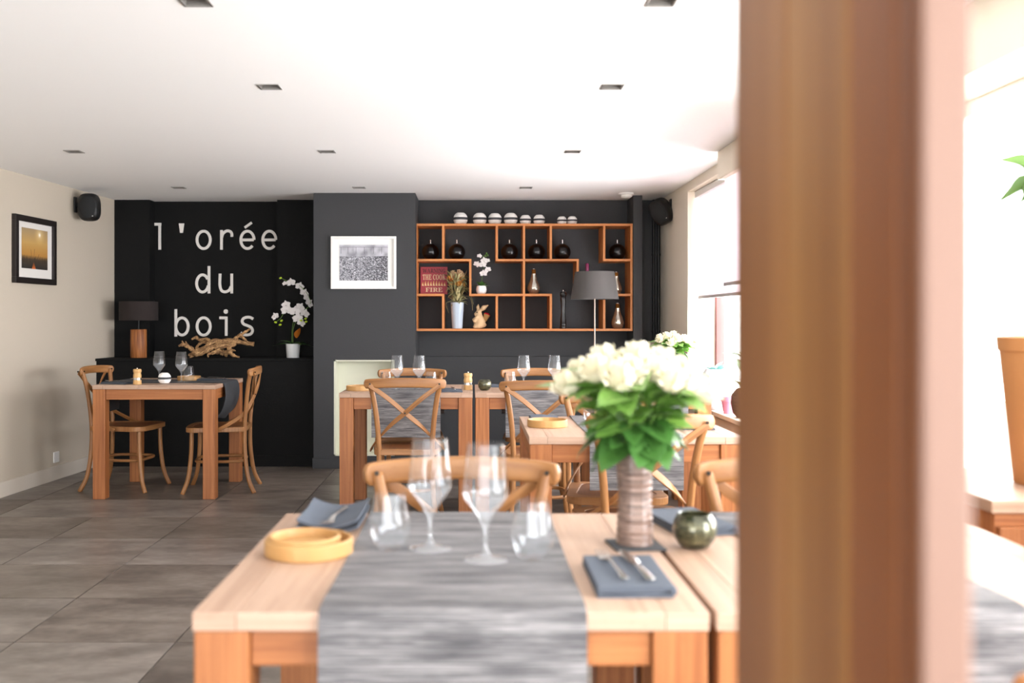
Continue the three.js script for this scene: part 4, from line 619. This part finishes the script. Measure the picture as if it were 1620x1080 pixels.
// ---------------------------------------------------------------- lamps
{
  const t = thing('floor_lamp', 'floor lamp with grey cone shade on a thin pole before the shelf', 'lamp', [0.955, 0, -7.8]);
  mesh('base', lathe([[0, 0], [0.13, 0], [0.13, 0.012], [0.124, 0.016], [0.02, 0.02], [0, 0.024]], 40), M.slate, t); mesh('pole', sweep([[0, 0.02, 0], [0, 0.8, 0], [0, 1.5, 0]], [0.0065, 0.0065], { n: 4, m: 12 }), std({ color: '#a59488', roughness: 0.35, metalness: 0.7 }), t);
  mesh('lamp_shade', lathe([[0.188, 1.357], [0.1535, 1.572], [0.151, 1.572], [0.1855, 1.357], [0.188, 1.357]], 56), phys({ color: '#53504e', roughness: 0.9, transmission: 0.1, thickness: 0 }), t); mesh('spider', join([bx(0.3, 0.004, 0.004, 0, 1.56, 0, 0.001), bx(0.004, 0.004, 0.3, 0, 1.56, 0, 0.001)]), M.steel, t); mesh('socket', lathe([[0, 1.45], [0.018, 1.45], [0.018, 1.5], [0, 1.5]], 16), M.black, t);
}
{
  const t = thing('table_lamp', 'table lamp with tree trunk base and dark brown drum shade on the ledge', 'lamp', [-2.79, 0.8805, -8.31]);
  const tr = lathe([[0, 0], [0.064, 0], [0.066, 0.003], [0.067, 0.12], [0.066, 0.233], [0.064, 0.236], [0, 0.236]], 32), p = tr.attributes.position; for (let i = 0; i < p.count; i++) { const a = Math.atan2(p.getZ(i), p.getX(i)), k = 1 + 0.025 * Math.sin(a * 3 + 1) + 0.015 * Math.sin(a * 7); p.setX(i, p.getX(i) * k); p.setZ(i, p.getZ(i) * k); } tr.computeVertexNormals(); mesh('trunk', toCreasedNormals(tr, 0.6), M.trunk, t);
  mesh('stem', sweep([[0, 0.23, 0], [0, 0.3, 0], [0, 0.4, 0]], [0.006, 0.006], { n: 4, m: 10 }), M.black, t); mesh('lamp_shade', lathe([[0.157, 0.31], [0.157, 0.468], [0.154, 0.468], [0.154, 0.31], [0.157, 0.31]], 56), std({ color: '#261d1b', roughness: 0.9 }), t); mesh('spider', join([bx(0.306, 0.004, 0.004, 0, 0.39, 0, 0.001), bx(0.004, 0.004, 0.306, 0, 0.39, 0, 0.001)]), M.black, t);
}
{ // driftwood
  const t = thing('driftwood', 'gnarled branching piece of driftwood on the black ledge', 'driftwood', [-2.13, 0.88, -8.27]), rr = mulberry(8), D = (u, v, z) => V((u - 820) * 0.000455, (655 - v) * 0.000455, z);
  const br = (pts) => { const ps = pts.map((q) => D(q[0], q[1], q[3] ?? 0)), rs = pts.map((q) => q[2] * 0.000455), f = (s) => { const x = s * (rs.length - 1), i = Math.min(rs.length - 2, Math.floor(x)); return rs[i] + (rs[i + 1] - rs[i]) * (x - i); }, ph = rr() * 9; return sweep(ps, (s) => { const r = f(s) * (1 + 0.18 * Math.sin(s * 23 + ph) + 0.1 * Math.sin(s * 51 + ph * 2)); return [r, r * (0.85 + 0.15 * Math.sin(s * 9 + ph))]; }, { n: 40, m: 12, up: V(0.1, 0.2, 1).normalize() }); };
  const g = [br([[1505, 405, 34], [1350, 385, 42], [1150, 350, 45], [950, 350, 50], [760, 355, 48], [650, 440, 45], [560, 500, 48], [430, 560, 50], [310, 610, 26]]), br([[1190, 400, 30, .02], [1050, 430, 45, .02], [850, 440, 55, .02], [700, 480, 52, .03], [560, 560, 60, .03], [400, 575, 40, .03]]), br([[440, 545, 40, .02], [340, 460, 40, .03], [250, 410, 32, .05], [165, 435, 16, .06]]), br([[260, 410, 24, .05], [235, 370, 16, .05], [220, 340, 7, .05]]), br([[300, 430, 22, .03], [300, 380, 14, .05], [295, 350, 6, .06]]),
    br([[720, 350, 34], [600, 310, 26, -.03], [490, 330, 26, -.04], [420, 285, 30, -.04], [345, 318, 14, -.03]]), br([[700, 380, 30, -.02], [560, 370, 26, -.05], [460, 420, 24, -.05], [430, 520, 26, -.02]]), br([[1120, 365, 35], [1200, 280, 35, .01], [1310, 210, 27, .02], [1445, 128, 20, .03]]), br([[1240, 255, 26], [1340, 300, 22, .03], [1410, 370, 14, .04]]), br([[1290, 230, 16], [1290, 290, 18, -.02], [1370, 370, 18]]), br([[1060, 430, 36, .02], [1080, 530, 42, .03], [1150, 600, 32, .05], [1270, 640, 12, .06]]), br([[900, 500, 40, .02], [770, 560, 32, .05], [700, 590, 22, .06], [712, 640, 9, .07]]), br([[780, 530, 45, -.01], [950, 560, 55, -.02], [1090, 560, 38, -.01]]), br([[960, 560, 45, -.02], [980, 610, 30, -.03], [990, 640, 12, -.03]]), br([[1100, 520, 24, .03], [1150, 510, 18, .04], [1195, 525, 8, .05]]), br([[400, 600, 36, .01], [370, 630, 20, .02], [350, 648, 8, .03]]), br([[640, 470, 30, -.02], [640, 560, 26, -.05], [620, 640, 12, -.06]])];
  const a = noise2(55, 40, 60), b = noise2(56, 9, 30); mesh('branches', join(g), std({ map: pixelTex(256, 256, (u, v) => mix3([92, 62, 38], [206, 164, 112], (0.5 * a(u, v) + 0.5 * b(u, v) - 0.2) * 1.7), 0.3, 0.12), roughness: 0.85 }), t);
}

// ---------------------------------------------------------------- window side: blinds, planters, sideboard
M.blind = phys({ color: '#ece3e7', roughness: 1, transmission: 0.42, thickness: 0 });
{
  const t = thing('roller_blind', 'translucent roller blind inside the far window recess', 'blind', [0, 0, 0]);
  mesh('fabric', span(1.679, 1.681, 1.372, 2.12, 6.14, 7.39), M.blind, t); mesh('bottom_bar', span(1.672, 1.688, 1.352, 1.374, 6.14, 7.395, 0.003), std({ color: '#aaa3a3', roughness: 0.5 }), t); mesh('cassette', span(1.65, 1.72, 2.1, 2.149, 6.13, 7.4, 0.006), M.white, t);
  const u = thing('roller_blind', 'translucent roller blind with cream box, hanging beside the wooden post', 'blind', [0, 0, 0]);
  mesh('fabric', span(1.519, 1.521, 1.42, 2.05, 4.62, 6.0), M.blind, u); mesh('bottom_bar', span(1.512, 1.528, 1.4, 1.422, 4.62, 6.005, 0.003), std({ color: '#aaa3a3', roughness: 0.5 }), u); mesh('cassette', span(1.484, 1.599, 2.045, CEIL - 0.001, 4.55, 6.04, 0.006), M.creamWall, u);
  mesh('cord', sweep([[1.5, 2.05, -5.55], [1.5, 1.8, -5.5], [1.5, 1.5, -5.5]], [0.003, 0.003], { n: 6, m: 6 }), std({ color: '#9a7f6c', roughness: 0.7 }), u);
}
const SILL = 0.6005;
function plant(name, label, cat, x, y, d, potPts, potMat, leafMat, count, len, wid, h, seed, tall) {
  const p = thing(name, label, 'pot', [x, y, -d]); mesh('body', lathe(potPts, 36, 0.8), potMat, p);
  const t = thing('potted_plant', cat, 'plant', [x, y, -d]), rr = mulberry(seed), Q = (a, b) => a + (b - a) * rr(), lf = leafGeo(len, wid, 0.5, 0.25);
  for (let k = 0; k < count; k++) { const m = mesh('leaf', lf, leafMat, t), a = k * 2.4 + Q(-0.3, 0.3); m.position.set(0.01 * Math.cos(a), h + (tall ? Q(0.0, tall) : 0), 0.01 * Math.sin(a)); m.rotation.set(Q(-1.1, -0.35), a, 0, 'YXZ'); m.scale.setScalar(Q(0.75, 1.1)); }
  mesh('stem', sweep([[0, h - 0.02, 0], [0.004, h + (tall || 0) * 0.5, 0], [0, h + (tall || 0.02), 0]], [0.004, 0.003], { n: 6, m: 6 }), M.stem, t); return t;
}
plant('white_planter', 'large pale egg-shaped planter on the window sill', 'blue-green leafy plant in the pale planter on the window sill', 1.62, SILL, 6.62, [[0, 0], [0.06, 0], [0.09, 0.03], [0.108, 0.1], [0.108, 0.17], [0.09, 0.24], [0.07, 0.27], [0.064, 0.27], [0.08, 0.235], [0, 0.235]], std({ color: '#dfe1ea', roughness: 0.5 }), M.leafBlue, 12, 0.13, 0.025, 0.24, 5, 0);
plant('pink_pot', 'small pink flower pot on the window sill', 'small sprouting plant in the pink pot', 1.632, SILL, 6.33, [[0, 0], [0.036, 0], [0.05, 0.078], [0.056, 0.079], [0.058, 0.11], [0.053, 0.11], [0.05, 0.09], [0, 0.09]], std({ color: '#d98fae', roughness: 0.6 }), M.leaf, 8, 0.035, 0.007, 0.09, 6, 0);
{
  plant('taupe_vase', 'speckled taupe round vase on the sill beside the post', 'leafy stems in the taupe vase beside the post', 1.655, SILL, 6.06, [[0, 0], [0.045, 0], [0.07, 0.03], [0.083, 0.09], [0.078, 0.14], [0.05, 0.175], [0.042, 0.18], [0.038, 0.175], [0.06, 0.13], [0, 0.13]], std({ map: vaseTex, color: '#b3a294', roughness: 0.7 }), M.leafDark, 16, 0.12, 0.024, 0.16, 7, 0.22);
}
{ // sideboard by the near window with a big potted plant
  const t = thing('sideboard', 'orange-wood sideboard at the right edge under the potted plant', 'sideboard', [1.378, 0, -2.5]);
  mesh('top', bx(0.41, 0.03, 0.5, 0, 0.775, 0, 0.004, 'z'), M.top, t); mesh('carcass', join([bx(0.39, 0.74, 0.48, 0, 0.39, 0, 0.003, 'x')]), M.leg, t); for (const x of [-0.097, 0.097]) { const d = mesh('door', bx(0.185, 0.66, 0.016, x, 0.4, 0.248, 0.003, 'y'), M.leg, t); mesh('handle', bx(0.012, 0.1, 0.014, x - Math.sign(x) * 0.07, 0.5, 0.262, 0.004), M.steel, d); }
  mesh('plinth', bx(0.37, 0.02, 0.46, 0, 0.0105, 0, 0), M.black, t);
  const X = 1.462, Z = 2.47, p = thing('terracotta_pot', 'large tan flower pot at the right edge of the picture', 'pot', [X, 0.7905, -Z]); mesh('body', lathe([[0, 0], [0.104, 0], [0.107, 0.004], [0.138, 0.33], [0.142, 0.332], [0.145, 0.365], [0.136, 0.367], [0.13, 0.33], [0, 0.33]], 44), std({ color: '#c08550', roughness: 0.75 }), p); mesh('soil', lathe([[0, 0.331], [0.13, 0.331], [0.06, 0.34], [0, 0.342]], 24), M.soil, p);
  const pl = thing('strap_leaf_plant', 'bright green strap-leaved plant in the large tan pot', 'plant', [X, 0.7905, -Z]);
  for (let k = 0; k < 14; k++) { const a = 3.05 + k * 0.449, l = 0.42 + 0.1 * ((k * 7) % 3), c = Math.cos(a), s = Math.sin(a) * 0.6, top = k === 0 ? 0.46 : 0.42; const m = mesh('leaf', sweep([[c * 0.02, 0.335, s * 0.02], [c * 0.045, 0.335 + top * 0.6, s * 0.05], [c * 0.085, 0.335 + top, s * 0.1], [c * (k % 2 ? 0.13 : 0.16), 0.335 + top * (k ? 0.9 : 1.02), s * 0.2]], (q) => [0.022 * Math.sin(Math.PI * (0.12 + 0.87 * q)) + 0.0006, 0.0012], { n: 18, m: 8, up: V(-s, 0.1, c).normalize() }), M.leaf, pl); }
}
{ // small things on the corner ledge at the right
  const p = thing('beige_pot', 'square beige pot on the ledge in the right corner behind the far bouquet', 'pot', [1.525, 0.8755, -8.31]); mesh('body', join([bx(0.12, 0.14, 0.1, 0, 0.07, 0, 0.008)]), std({ color: '#b5aaa0', roughness: 0.7 }), p); mesh('soil', bx(0.1, 0.004, 0.08, 0, 0.141, 0, 0), M.soil, p);
  const j = thing('white_jar', 'small white knobbed jar beside the beige pot in the right corner', 'jar', [1.428, 0.8755, -8.28]); mesh('body', lathe([[0, 0], [0.022, 0], [0.026, 0.05], [0.024, 0.1], [0, 0.1]], 24), M.ceramic, j); mesh('lid', lathe([[0.025, 0.1], [0.027, 0.115], [0.025, 0.14], [0.012, 0.155], [0, 0.157]], 24), M.ceramic, j);
}
renderer.render(scene, camera);
